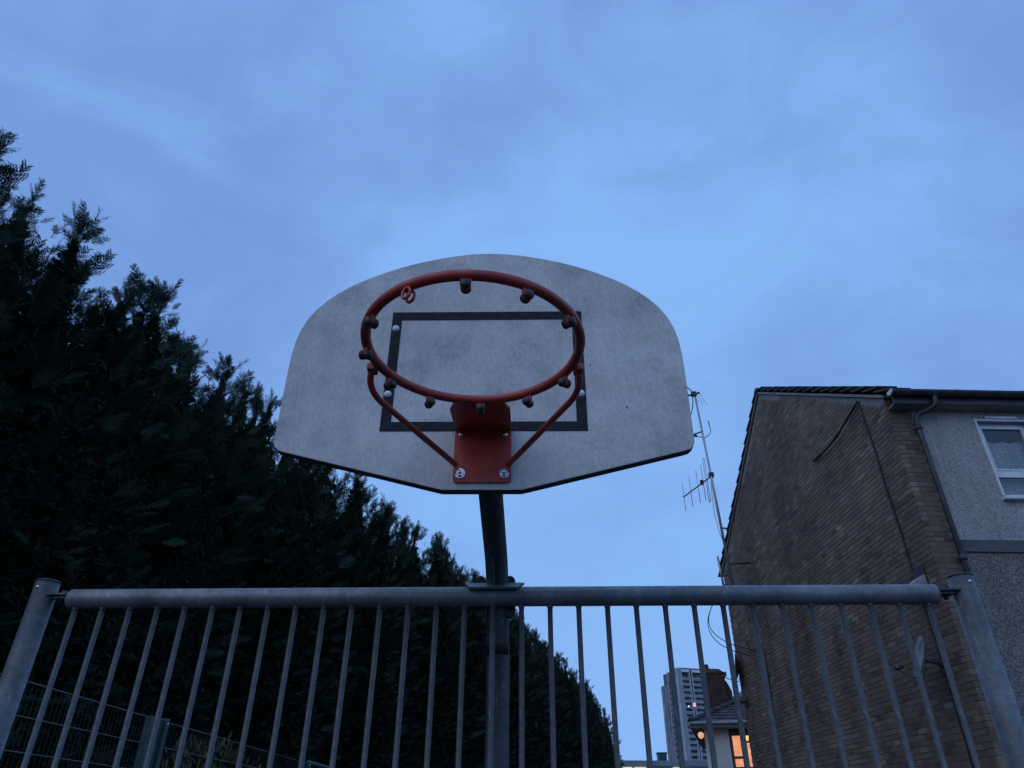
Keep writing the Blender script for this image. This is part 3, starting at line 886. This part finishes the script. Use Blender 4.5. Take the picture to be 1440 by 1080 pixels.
# low building by the horizon
lb = thing('low_building', 'low flat roofed building with lit windows at the foot of the tower', 'building', (6.0, 69.0, 0), R(-1))
b = B(); b.box((0, 0, 0), (16.0, 12, 6.30)); b.done('wall', white_render, lb)
b = B(); b.box((-0.2, -0.3, 6.30), (16.2, 12.2, 6.72)); b.done('roof', lowroof_m, lb)
for xa, xb in ((3.6, 4.5), (4.7, 5.7), (8.0, 8.9)):
    b = B(); b.box((xa, -0.06, 5.2), (xb, -0.01, 6.19)); b.done('window', lit_yel, lb)
b = B(); b.box((7.0, 1.0, 6.72), (7.75, 1.8, 7.35)); b.box((6.93, 0.93, 7.35), (7.82, 1.87, 7.46)); b.done('roof_vent', mesh_green, lb)

# ------------------------------------------------------------------ trees
rng = np.random.default_rng(11)
def frond_template(seed, n_br=13):
    """flat feathery conifer spray: triangles as (n,3,3), main axis +x, length 1"""
    r = np.random.default_rng(seed)
    tr = []
    bend = r.uniform(-0.18, 0.18)
    def axis(t):
        return np.array([t, bend * t * t * 0.5, -0.10 * t * t])
    for a, b_ in ((0, 0.35), (0.35, 0.7), (0.7, 1.0)):
        p, q = axis(a), axis(b_); w0 = 0.016 * (1.15 - a)
        tr.append([p + [0, w0, 0], p - [0, w0, 0], q])
    for i in range(n_br):
        for sd in (-1, 1):
            t = (i + 0.5 + r.uniform(-.3, .3) + 0.25 * sd) / (n_br + 1)
            t = min(max(t, 0.03), 0.97)
            L = (0.10 + 0.36 * (1 - t) ** 0.8) * r.uniform(0.7, 1.2) * min(1, 0.45 + t * 3)
            an = R(r.uniform(30, 50)); roll = r.uniform(-0.6, 0.6)
            d = np.array([math.cos(an), sd * math.sin(an) * math.cos(roll), math.sin(an) * math.sin(roll)])
            p = axis(t); q = p + d * L + np.array([0.0, 0, -0.05 * L])
            nrm = np.cross(d, [0, 0, 1]); nrm /= np.linalg.norm(nrm)
            w_ = 0.013
            tr.append([p + nrm * w_, p - nrm * w_, q])
            m_ = 4 if L > 0.2 else 3
            for k in range(m_):
                for s2 in (-1, 1):
                    tt = (k + 0.6 + 0.2 * s2) / (m_ + 0.4)
                    pp = p + (q - p) * tt
                    l2 = L * 0.42 * (1.1 - tt * 0.7) * r.uniform(0.7, 1.25)
                    a2 = R(r.uniform(25, 48))
                    d2 = d * math.cos(a2) + nrm * s2 * math.sin(a2) + np.array([0, 0, r.uniform(-0.25, 0.25)])
                    e2 = pp + d2 * l2
                    n2_ = np.cross(d2, [0, 0, 1]); n2_ /= (np.linalg.norm(n2_) + 1e-6)
                    tr.append([pp + n2_ * 0.0125, pp - n2_ * 0.0125, e2])
    return np.array(tr)
FR = [frond_template(s_) for s_ in range(5)]
def frames(dirs, r):
    d = dirs / np.linalg.norm(dirs, axis=1, keepdims=True)
    rnd = r.normal(size=d.shape); rnd[:, 2] += 0.6
    y = np.cross(rnd, d); y /= np.linalg.norm(y, axis=1, keepdims=True)
    z_ = np.cross(d, y)
    return np.stack([d, y, z_], 1)      # rows: local axes
def build_crown(seed, leaders, n_per, H, zb=0.3):
    r = np.random.default_rng(seed)
    P_, D_, L_, T_ = [], [], [], []
    for (cx, cy, zt, rb_) in leaders:
        n = int(n_per * rb_ * zt / 8)
        t = r.random(n) ** 0.62          # 0 = tip
        z_ = zt - (zt - zb) * t
        env = rb_ * np.minimum(1, (t * 2.6)) ** 0.62 * (1 + 0.13 * np.sin(z_ * 3.1 + seed) + 0.10 * np.sin(z_ * 7.3 + cx * 5))
        th = r.random(n) * 2 * math.pi
        lob = 1 + 0.16 * np.sin(th * 3 + z_ * 1.7 + seed) + 0.10 * np.sin(th * 5 - z_ * 2.9)
        rad = env * lob * np.sqrt(r.uniform(0.15, 0.85, n))
        x_ = cx + rad * np.cos(th); y_ = cy + rad * np.sin(th)
        el = np.radians(18 + 58 * (1 - t) ** 3 + r.normal(0, 13, n))
        th2 = th + r.normal(0, 0.5, n)
        d_ = np.stack([np.cos(th2) * np.cos(el), np.sin(th2) * np.cos(el), np.sin(el)], 1)
        ln = np.where((r.random(n) < 0.3) & (t < 0.30), r.uniform(0.42, 0.62, n), r.uniform(0.18, 0.38, n)) * (0.75 + 0.35 * np.minimum(1, t * 3))
        P_.append(np.stack([x_, y_, z_], 1)); D_.append(d_); L_.append(ln)
        # tip plume
        k = 22
        tz = zt - 0.1 - r.random(k) * 0.6
        P_.append(np.stack([cx + r.normal(0, .05, k), cy + r.normal(0, .05, k), tz], 1))
        a_ = r.random(k) * 6.28; e_ = np.radians(r.uniform(30, 85, k))
        D_.append(np.stack([np.cos(a_) * np.cos(e_), np.sin(a_) * np.cos(e_), np.sin(e_)], 1)); L_.append(r.uniform(0.22, 0.42, k))
    P_ = np.concatenate(P_); D_ = np.concatenate(D_); L_ = np.concatenate(L_)
    F3 = frames(D_, r)
    tris = []; tones = []
    which = r.integers(0, len(FR), len(P_))
    for w_ in range(len(FR)):
        idx = np.where(which == w_)[0]
        T = FR[w_]
        q = np.einsum('tvk,nkj->ntvj', T, F3[idx]) * L_[idx][:, None, None, None] + P_[idx][:, None, None, :]
        tris.append(q.reshape(-1, 3, 3))
        tn = r.uniform(0.65, 1.05, len(idx))
        tones.append(np.repeat(tn, len(T)))
    return np.concatenate(tris), np.concatenate(tones)
def tri_mesh(name, tris, tones, tint=(1, 1, 1)):
    n = len(tris)
    me = bpy.data.meshes.new(name)
    me.vertices.add(n * 3); me.loops.add(n * 3); me.polygons.add(n)
    me.vertices.foreach_set('co', tris.astype(np.float32).ravel())
    me.loops.foreach_set('vertex_index', np.arange(n * 3, dtype=np.int32))
    me.polygons.foreach_set('loop_start', np.arange(0, n * 3, 3, dtype=np.int32))
    me.update(calc_edges=True)
    ca = me.color_attributes.new('tone', 'FLOAT_COLOR', 'CORNER')
    c = np.ones((n, 3, 4), np.float32); c[:, :, :3] = tones[:, None, None] * np.array(tint)[None, None, :]
    ca.data.foreach_set('color', c.ravel())
    me.validate()
    return me
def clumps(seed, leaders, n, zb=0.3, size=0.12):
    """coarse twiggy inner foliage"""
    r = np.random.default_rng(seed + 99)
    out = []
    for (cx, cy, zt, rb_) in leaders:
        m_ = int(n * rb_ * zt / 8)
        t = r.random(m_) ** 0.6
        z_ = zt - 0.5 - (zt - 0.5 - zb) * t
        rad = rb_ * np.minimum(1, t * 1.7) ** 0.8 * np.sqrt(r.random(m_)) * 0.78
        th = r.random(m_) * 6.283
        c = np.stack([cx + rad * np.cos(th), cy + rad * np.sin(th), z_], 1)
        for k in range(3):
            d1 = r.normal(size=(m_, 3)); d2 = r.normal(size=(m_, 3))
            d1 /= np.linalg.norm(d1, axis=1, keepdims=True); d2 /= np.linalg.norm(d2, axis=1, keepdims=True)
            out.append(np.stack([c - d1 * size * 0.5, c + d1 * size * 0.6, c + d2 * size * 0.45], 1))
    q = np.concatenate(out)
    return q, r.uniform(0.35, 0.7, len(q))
variants = []
for vi in range(2):
    r_ = random.Random(40 + vi)
    H = 10.6
    ld = [(0, 0, H, 1.75)]
    for k in range(10):
        a_ = k * 2 * math.pi / 10 + r_.uniform(-0.25, 0.25) + vi
        rr = r_.uniform(0.8, 1.15) if k % 2 else r_.uniform(1.3, 1.7)
        ld.append((rr * math.cos(a_), rr * math.sin(a_), H * (r_.uniform(0.93, 0.995) if k % 2 else r_.uniform(0.82, 0.93)), r_.uniform(0.95, 1.25)))
    t1, o1 = build_crown(vi, ld, 390, H)
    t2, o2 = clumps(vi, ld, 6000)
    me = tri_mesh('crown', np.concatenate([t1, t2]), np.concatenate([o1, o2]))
    me.materials.append(conifer_m)
    b = B(); b.tube([(0, 0, 0), (0.02, 0.03, 2.5), (-0.03, 0.0, 6.0), (0, 0, 9.9)], [0.20, 0.15, 0.09, 0.02], 8)
    for (cx, cy, zt, rb_) in ld[1:]:
        b.tube([(0.0, 0.0, 0.9), (cx * 0.7, cy * 0.7, 1.9), (cx, cy, 3.5), (cx, cy, zt - 0.5)], [0.08, 0.07, 0.05, 0.012], 6)
    tk = bpy.data.meshes.new('trunk'); b.bm.to_mesh(tk); b.bm.free(); tk.materials.append(bark_m)
    variants.append((me, tk))
azr = R(14)
uu = Vector((math.sin(azr), math.cos(azr), 0)); nn = Vector((-math.cos(azr), math.sin(azr), 0))
knots = [(-2, 0.87), (4.0, 0.885), (5.5, 0.885), (7.3, 0.885), (9.4, 0.895), (12, 0.93), (15, 0.93), (21, 0.93), (28, 0.95), (35, 0.99), (45, 0.99), (55, 1.0), (58, 0.96), (61.5, 0.80)]
def hprof(t):
    for (a, ha), (b_, hb) in zip(knots, knots[1:]):
        if t <= b_:
            return ha + (hb - ha) * max(0, t - a) / (b_ - a)
    return knots[-1][1]
TS = [1.6, 4.0, 5.5, 7.3] + [9.4 + 2.6 * k for k in range(21)]
NTREE = len(TS)
TREE_LABELS = {
    0: 'dark conifer mostly beyond the left edge of the photo, nearest of the hedge row',
    1: 'large dark conifer cut off by the left edge of the photo above the fence post',
    2: 'dark conifer with a ragged top against the sky, second from the left edge',
    3: 'dark conifer midway between the left edge of the photo and the backboard',
    4: 'dark conifer whose top reaches the sky just left of the backboard',
    5: 'dark conifer with its top behind the lower left corner of the backboard',
    6: 'dark conifer with its tip just under the sloping lower left edge of the backboard',
    7: 'dark conifer topping out midway between the backboard corner and the cranked post',
    8: 'dark conifer next right of the one midway between backboard corner and cranked post',
    9: 'dark conifer with its top just above the rail, left of the cranked post',
    13: 'dark conifer seen through the bars just right of the cranked post',
    23: 'second last conifer before the far right end of the hedge row',
    24: 'last and lowest conifer at the far right end of the dark hedge row'}
for i, t0_ in enumerate(TS):
    s_ = hprof(t0_)
    t_ = t0_ + random.uniform(-0.2, 0.2)
    p = nn * (8.5 + random.uniform(-0.2, 0.2)) + uu * t_
    lab = TREE_LABELS.get(i, 'dark conifer deep in the hedge row, showing only between the fence bars')
    r0 = thing('conifer_tree', lab, 'tree', (p.x, p.y, 0), random.uniform(0, 6.28), 'conifers of the tall hedge row')
    me, tk = variants[i % 2]
    s2 = s_ if i < 12 else s_
    r0.scale = (1.0, 1.0, s_)
    a = bpy.data.objects.new('crown', me); COL.objects.link(a); a.parent = r0; a['kind'] = 'stuff'
    a = bpy.data.objects.new('trunk', tk); COL.objects.link(a); a.parent = r0

# shrub with upright leaves behind the mesh fence
sr = np.random.default_rng(4)
def shrub(name, label, loc, n, hx, hz, leaf, gap):
    t_ = thing(name, label, 'shrub', loc)
    z_ = hz - np.abs(sr.normal(0, hz * 0.30, n)); z_ = np.clip(z_, 0.2, hz)
    x_ = sr.normal(0, hx, n); y_ = sr.normal(0, hx * 1.3, n)
    z_ -= 0.25 * (np.hypot(x_, y_) / hx) ** 2 * 0.5
    c = np.stack([x_, y_, z_], 1)
    d = sr.normal(0, 0.28, (n, 3)); d[:, 2] = 1; d /= np.linalg.norm(d, axis=1, keepdims=True)
    s_ = np.cross(d, sr.normal(size=(n, 3))); s_ /= np.linalg.norm(s_, axis=1, keepdims=True)
    L = sr.uniform(0.6, 1.3, n)[:, None] * leaf
    tip = c + d * L; mid = c + d * L * 0.5
    tris = np.concatenate([np.stack([c, mid + s_ * L * 0.16, tip], 1), np.stack([c, tip, mid - s_ * L * 0.16], 1)])
    tn = sr.uniform(0.5, 1.3, n); me = tri_mesh('leaves', tris, np.concatenate([tn, tn]))
    me.materials.append(shrub_m)
    o = link('leaves', me, None, t_, 'stuff')
    b = B()
    for k in range(9):
        a_ = k * 0.7
        b.tube([(0, 0, 0), (0.15 * math.cos(a_), 0.2 * math.sin(a_), hz * 0.4), (hx * 1.2 * math.cos(a_), hx * 1.6 * math.sin(a_), hz * 0.88)], [0.02, 0.014, 0.005], 5)
    b.done('stems', bark_m, t_)
shrub('shrub', 'yellow green shrub with upright leaves behind the green mesh fence', (-3.15, 8.3, 0), 1700, 0.36, 2.58, 0.075, 0)

# bare tree far off
bt = thing('bare_tree', 'small leafless tree past the end of the hedge above the low building', 'tree', (6.6, 52.0, 0))
rb2 = random.Random(9)
b = B()
def branch(p, d, L, r_, lvl):
    q = p + d * L
    b.tube([p, (p + q) / 2 + Vector((rb2.uniform(-.04, .04) * L, 0, 0)), q], [r_, r_ * .8, r_ * .6], 5)
    if lvl == 0: return
    for k in range(3 if lvl > 1 else 4):
        dd = (d + Vector((rb2.uniform(-.8, .8), rb2.uniform(-.8, .8), rb2.uniform(-.1, .6)))).normalized()
        branch(p + (q - p) * rb2.uniform(0.5, 1), dd, L * rb2.uniform(0.5, 0.75), r_ * 0.55, lvl - 1)
branch(Vector((0, 0, 0)), Vector((0, 0, 1)), 3.0, 0.12, 5)
b.done('branches', bark_m, bt)

# ------------------------------------------------------------------ green mesh fence
fa_, fb_ = Vector((-2.905, 2.1, 0)), Vector((-2.70, 10.7, 0))
dv = (fb_ - fa_).normalized()
fang = math.atan2(dv.y, dv.x)
mf = thing('mesh_fence', 'dark green welded mesh fence below the conifers at lower left', 'fence', fa_, fang)
Ltot = (fb_ - fa_).length
posts = [4.22, Ltot]
segs = [(0.0, 3.94), (4.26, Ltot - 0.04), (Ltot + 0.04, Ltot + 4.5)]
HT = 2.465
for si, (a, b_) in enumerate(segs):
    z_ = HT - 13 * 0.18
    while z_ < HT + 0.001:
        w = B(); w.tube([(a, -0.007, z_), (b_, -0.007, z_)], 0.0035, 4, smooth=False); w.tube([(a, 0.007, z_), (b_, 0.007, z_)], 0.0035, 4, smooth=False)
        w.done('horizontal_wire', wire_m, mf)
        z_ += 0.18
    w = B(); x = a
    while x < b_:
        w.tube([(x, 0, 0.08), (x, 0, HT + 0.01)], 0.0022, 3, smooth=False); x += 0.05
    w.done('vertical_wires', wire_dark, mf, 'stuff')
for k, x in enumerate(posts):
    w = B(); w.box((x - 0.03, -0.04, 0), (x + 0.03, 0.03, HT + 0.02), 0.004); w.done('post', mesh_green, mf)
w = B(); w.box((3.95, -0.02, 0), (4.189, 0.02, HT + 0.01), 0.004); w.done('infill_panel', mesh_green, mf)
w = B(); w.tube([(Ltot + 0.04, 0, HT + 0.02), (Ltot + 4.5, 0, HT + 0.02)], 0.022, 8); w.done('top_rail', mottled("grey_green_rail", (0.05, 0.10, 0.10), (0.10, 0.17, 0.17), 9, 0.5), mf)
for x in posts:
    for z_ in (HT - 0.02, HT - 0.44):
        w = B(); w.dome((x, -0.042, z_), (0, -1, 0), 0.009, 0.007, 0, 8, 2); w.done('bolt', bolt_steel, mf)

# ------------------------------------------------------------------ galvanised goal-end fence
PSI = -0.0417
FD = 2.3774
fo = Vector((-math.sin(PSI), math.cos(PSI), 0)) * FD
gf = thing('metal_fence', 'galvanised round tube fence panel with vertical bars in front of everything', 'fence', fo, PSI)
RZ = CZ + 0.6543
b = B(); b.tube([(-1.603, 0, RZ), (-1.597, 0, RZ), (-1.4, 0, RZ), (1.2, 0, RZ), (1.287, 0, RZ), (1.293, 0, RZ)], [0.0285, 0.0318, 0.0318, 0.0318, 0.0318, 0.0285], 28); b.done('top_rail', galv_rail, gf)
b = B(); b.tube([(-1.6, 0, 0.12), (1.29, 0, 0.12)], 0.0318, 20); b.done('bottom_rail', galv, gf)
bar0 = None
for i in range(31):
    x = -0.1577 + (i - 15) * 0.0944
    if bar0 is None:
        b = B(); b.tube([(0, 0, 0.145), (0, 0, RZ - 0.026)], 0.0086, 14)
        for (zz_, s_) in ((RZ - 0.036, 1),):
            b.tube([(0, 0, zz_ - 0.004), (0, 0, zz_ + 0.008)], [0.0088, 0.0112], 12)
        bar0 = b.done('bar', galv_bar, gf); bar0.location = (x, 0, 0)
    else:
        shared('bar', bar0, gf, (x, random.uniform(-0.0015, 0.0015), 0))
for xp, sg in ((-1.700, 1), (1.386, -1)):
    zt = CZ + 0.712
    b = B(); b.tube([(xp, 0, 0), (xp, 0, zt - 0.004)], 0.0381, 32)
    po = b.done('post', galv, gf)
    b = B(); b.tube([(xp, 0, zt - 0.003), (xp, 0, zt + 0.001), (xp, 0, zt + 0.004)], [0.0392, 0.0392, 0.036], 32); b.done('cap', dish_dark, po)
    b = B(); b.dome((xp - sg * 0.006, -0.0375, zt - 0.026), (0, -1, 0), 0.0055, 0.004, 0, 10, 2); b.done('screw', bolt_steel, po)
    b = B()
    xe = -1.603 if sg > 0 else 1.293
    b.box((min(xp + sg * 0.02, xe), -0.030, RZ + 0.006), (max(xp + sg * 0.02, xe), 0.018, RZ + 0.013), 0.001)
    b.box((min(xe - sg * 0.05, xe + sg * 0.06), -0.020, RZ - 0.003), (max(xe - sg * 0.05, xe + sg * 0.06), 0.020, RZ + 0.004), 0.001)
    lg = b.done('lug', galv_dark, po)
    b = B(); b.dome((xe - sg * 0.028, 0.0, RZ + 0.014), (0, 0, 1), 0.015, 0.016, 0, 12, 3); b.tube([(xe - sg * 0.028, 0, RZ - 0.016), (xe - sg * 0.028, 0, RZ + 0.014)], 0.008, 10); b.done('bolt', black_plastic, po)
    b = B(); b.box((xp + (0.034 if sg > 0 else -0.064), -0.012, 0.10), (xp + (0.064 if sg > 0 else -0.034), 0.012, 0.14)); b.done('lower_lug', galv_dark, po)

# ------------------------------------------------------------------ basketball hoop
PB = -0.0201
BD = 1.7664
hp = thing('basketball_hoop', 'weathered grey fan shaped backboard with a red netless ring on a cranked post', 'basketball hoop', (-0.04, 2.46, 0))
hp_inv = Vector((0.04, -2.46, 0))
def wp(x, y, z):       # world (camera-relative height) -> hoop local
    return Vector((x, y, z + CZ)) + hp_inv
# backboard has its own frame: empty-free, mesh in local coords of a rotated part
bo = Vector((-math.sin(PB) * BD - 0.1154 * math.cos(PB), math.cos(PB) * BD - 0.1154 * math.sin(PB), CZ)) + hp_inv
def brd(o):
    o.location = bo; o.rotation_euler = (0, 0, PB); return o
half = []
half += [(0.0, 0.771), (0.105, 0.771)]
for k in range(1, 5):
    pass
half += [(0.112, 0.772), (0.119, 0.7737)]
c0 = (0.566, 0.888)
half += [(0.555, 0.8855), (0.574, 0.8915), (0.585, 0.9015), (0.590, 0.917)]
half += [(0.591, 1.03), (0.592, 1.15)]
half += [(0.591, 1.21), (0.5865, 1.268), (0.577, 1.312), (0.562, 1.352), (0.540, 1.390), (0.512, 1.424), (0.478, 1.456), (0.438, 1.486), (0.392, 1.513), (0.340, 1.539), (0.285, 1.562), (0.228, 1.581), (0.170, 1.597), (0.112, 1.609), (0.056, 1.617), (0.0, 1.620)]
outl = half + [(-x, z) for x, z in half[-2:0:-1]]
b = B()
TH = 0.030
n = len(outl)
fr = [b.bm.verts.new((x, 0, z)) for x, z in outl]
cxc, czc = 0.0, 1.15
f2 = [b.bm.verts.new((x + (0.0015 if x < 0 else -0.0015) * (abs(x) > 0.02), -0.0012, z + (0.0015 if z < 1.1 else -0.0015))) for x, z in outl]
bk_ = [b.bm.verts.new((x, TH, z)) for x, z in outl]
f = b.bm.faces.new(f2); f.material_index = 0
b.bm.faces.new(bk_[::-1]).material_index = 1
for i in range(n):
    j = (i + 1) % n
    b.bm.faces.new((fr[i], fr[j], f2[j], f2[i])).material_index = 0
    b.bm.faces.new((fr[i], bk_[i], bk_[j], fr[j])).material_index = 1
bb = brd(b.done('backboard', [board_face, board_edge], hp))
# painted rectangle, 0.59 wide
b = B()
rw, z0_, z1_, t_ = 0.295, 0.9498, 1.3734, 0.030
y0_, y1_ = -0.0032, -0.00125
b.box((-rw, y0_, z1_ - t_), (rw, y1_, z1_)); b.box((-rw, y0_, z0_), (rw, y1_, z0_ + t_))
b.box((-rw, y0_, z0_ + t_), (-rw + t_, y1_, z1_ - t_)); b.box((rw - t_, y0_, z0_ + t_), (rw, y1_, z1_ - t_))
tf = b.done('target_rectangle', board_line, bb)
for (x, z_) in ((-0.281, 1.31), (-0.283, 1.072), (0.281, 1.072), (0.283, 1.31)):
    b = B(); b.dome((x, -0.003, z_), (0, -1, 0), 0.0115, 0.009); b.done('board_bolt', white_bolt, bb)
# bracket: rounded plate on the board + horizontal shelf out to the ring
def bracket():
    b = B()
    w_, r_ = 0.079, 0.010
    pts = []
    for cx, cz, a0 in ((w_ - r_, 0.790 + r_, -90), (w_ - r_, 0.957 - 0.001, 0), (-w_ + r_, 0.957 - 0.001, 90), (-w_ + r_, 0.790 + r_, 180)):
        if cz > 0.9:
            pts.append((cx + (r_ if cx > 0 else -r_), -0.0095, cz)); continue
        for k in range(5):
            a_ = R(a0 + k * 22.5); pts.append((cx + r_ * math.cos(a_), -0.0095, cz + r_ * math.sin(a_)))
    b.prism(pts, (0, 0.008, 0))
    return b.done('ring_bracket', red_paint, hp)
br = brd(bracket())
b = B()
def shz(y):
    return 0.950 - (abs(y) - 0.0095) / 0.227 * 0.036
sh = [(-0.079, -0.0095), (0.079, -0.0095), (0.079, -0.165), (0.066, -0.205), (0.066, -0.236), (-0.066, -0.236), (-0.066, -0.205), (-0.079, -0.165)]
b.prism([(x, y, shz(y)) for x, y in sh], (0, 0, 0.007))
brd(b.done('ring_shelf', red_paint, hp))
for (x, z_, r_, h_) in ((-0.062, 0.933, 0.0075, 0.007), (0.062, 0.933, 0.0075, 0.007)):
    b = B(); b.dome((x, -0.010, z_), (0, -1, 0), r_, h_); o = b.done('bolt', bolt_steel, br)
for (x, z_) in ((-0.060, 0.815), (0.060, 0.815)):
    b = B(); b.tube([(x, -0.0096, z_), (x, -0.0125, z_)], 0.0145, 18); b.tube([(x, -0.0125, z_), (x, -0.020, z_)], 0.0095, 6, smooth=False); b.dome((x, -0.020, z_), (0, -1, 0), 0.006, 0.005, 0, 10, 3)
    b.done('bolt', bolt_steel, br)
# ring
RC = wp(-0.0858, 1.2844, 0.9052)
b = B()
N = 96
b.tube([RC + Vector((0.2355 * math.cos(2 * math.pi * k / N), 0.2355 * math.sin(2 * math.pi * k / N), 0)) for k in range(N)], 0.0114, 16, closed=True)
ring = b.done('ring', red_paint, hp)
def hook(angd, empty=False):
    a_ = R(angd)
    c = RC + Vector((0.2355 * math.cos(a_), 0.2355 * math.sin(a_), 0))
    er = Vector((math.cos(a_), math.sin(a_), 0)); et = Vector((-math.sin(a_), math.cos(a_), 0)); ez_ = Vector((0, 0, 1))
    b = B()
    w_ = 0.0105
    # lug plate across the radial direction: two cheeks joined, with eye
    for s_ in ((-0.0042, 0.0042) if empty else (0.0,)):
        pts = []
        for k in range(9):
            q = math.pi + math.pi * k / 8
            pts.append((w_ * math.cos(q), -0.027 + w_ * math.sin(q)))
        pts += [(w_, -0.006), (-w_, -0.006)]
        if empty:
            b.tube([c + er * s_ * 1.6 + et * (0.0095 * math.cos(q)) + ez_ * (-0.024 + 0.013 * math.sin(q)) for q in [2 * math.pi * k / 14 for k in range(14)]], 0.0034, 6, closed=True)
        else:
            b.prism([c + et * x + ez_ * z_ - er * 0.003 for x, z_ in pts], er * 0.006)
    o = b.done('net_hook', red_paint, ring)
    if not empty:
        b = B()
        pc = c + ez_ * -0.0275
        b.tube([pc - er * 0.010, pc + er * 0.010], 0.0045, 8)
        for s_ in (-1, 1):
            b.tube([pc + er * s_ * 0.0035, pc + er * s_ * 0.010], 0.0108, 12)
            b.dome(pc + er * s_ * 0.010, er * s_, 0.0108, 0.0055, 0, 12, 3)
        b.done('net_pin', black_plastic, ring)
for an in (-91, -61, -31, 28, 58, 88, 119, 148, 180, -150):
    hook(an)
hook(-120, True)
# struts from ring sides down to the bracket
for pts, wx in (((( -0.3245, 1.375, 0.897), (-0.333, 1.400, 0.888), (-0.338, 1.418, 0.872), (-0.328, 1.44, 0.868), (-0.150, 1.742, 0.832)), -1),
            (((0.1525, 1.372, 0.897), (0.160, 1.398, 0.888), (0.1625, 1.416, 0.872), (0.150, 1.44, 0.868), (-0.010, 1.742, 0.832)), 1)):
    b = B()
    P_ = [wp(*p) for p in pts]
    path = [P_[0]] + bez(P_[0].lerp(P_[1], 0.5), P_[2], P_[3].lerp(P_[4], 0.08), 8) + [P_[4]]
    b.tube(path, 0.0078, 12); b.done('strut', red_paint, hp)
    # weld tab where strut meets the ring
    b = B(); q = wp(*pts[0]); b.box(tuple(q - Vector((0.010, 0.016, 0.006))), tuple(q + Vector((0.012, 0.014, 0.012))), 0.003); b.done('weld_tab', red_paint, hp)

# cranked post
b = B()
path = [Vector((0.012, 0, 0)), Vector((0.0, 0, 1.6)), Vector((-0.001, 0, CZ + 0.50))] + \
    [Vector(p) + hp_inv + Vector((0, 0, CZ)) for p in bez((-0.041, 2.46, 0.48), (-0.043, 2.455, 0.70), (-0.050, 2.33, 0.775), 10)] + [wp(-0.066, 2.02, 0.895), wp(-0.074, 1.86, 0.955)] 
b.tube(path, 0.0381, 28)
b.done('post', galv_dark, hp)
b = B(); b.box((-0.10, TH + 0.001, 0.84), (0.10, TH + 0.012, 1.20), 0.002); brd(b.done('back_plate', galv_dark, hp))
b = B(); b.box((-0.17, -0.17, 0.0), (0.17, 0.17, 0.012)); b.done('base_plate', galv_dark, hp)
# saddle plate, gusset and rail clamps (rotated with the fence)
def fen(o):
    o.location = fo + hp_inv; o.rotation_euler = (0, 0, PSI); return o
b = B()
tl = R(27)
def sp(x, s_, h):    # on tilted plane; s_ along slope (negative = forward/low)
    return (x, -0.0150 + s_ * math.cos(tl) - h * math.sin(tl), RZ + 0.0285 + s_ * math.sin(tl) + h * math.cos(tl))
xc = -0.155
pl_ = [(xc - 0.101, 0.036), (xc + 0.101, 0.036), (xc + 0.098, 0.018), (xc + 0.078, -0.036), (xc - 0.078, -0.036), (xc - 0.098, 0.018)]
b.prism([sp(x, s_, 0.0) for x, s_ in pl_], Vector(sp(0, 0, 0.007)) - Vector(sp(0, 0, 0)))
fen(b.done('saddle_plate', galv, hp))
b = B()
b.prism([(xc - 0.003, -0.040, RZ + 0.026), (xc - 0.003, 0.02, RZ + 0.045), (xc - 0.003, 0.035, RZ + 0.095), (xc - 0.003, -0.14, RZ + 0.135)], (0.006, 0, 0))
fen(b.done('gusset', galv, hp))
for xk in (-0.204, -0.104):
    b = B()
    pts = []
    for k in range(9):
        q = math.pi * k / 8; pts.append((xk + 0.019 * math.cos(q), 0.034, RZ + 0.061 + 0.0195 * math.sin(q)))
    for k in range(9):
        q = math.pi + math.pi * k / 8; pts.append((xk + 0.019 * math.cos(q), 0.034, RZ - 0.038 + 0.0195 * math.sin(q)))
    b.prism(pts, (0, 0.022, 0)); fen(b.done('clamp', black_plastic, hp))
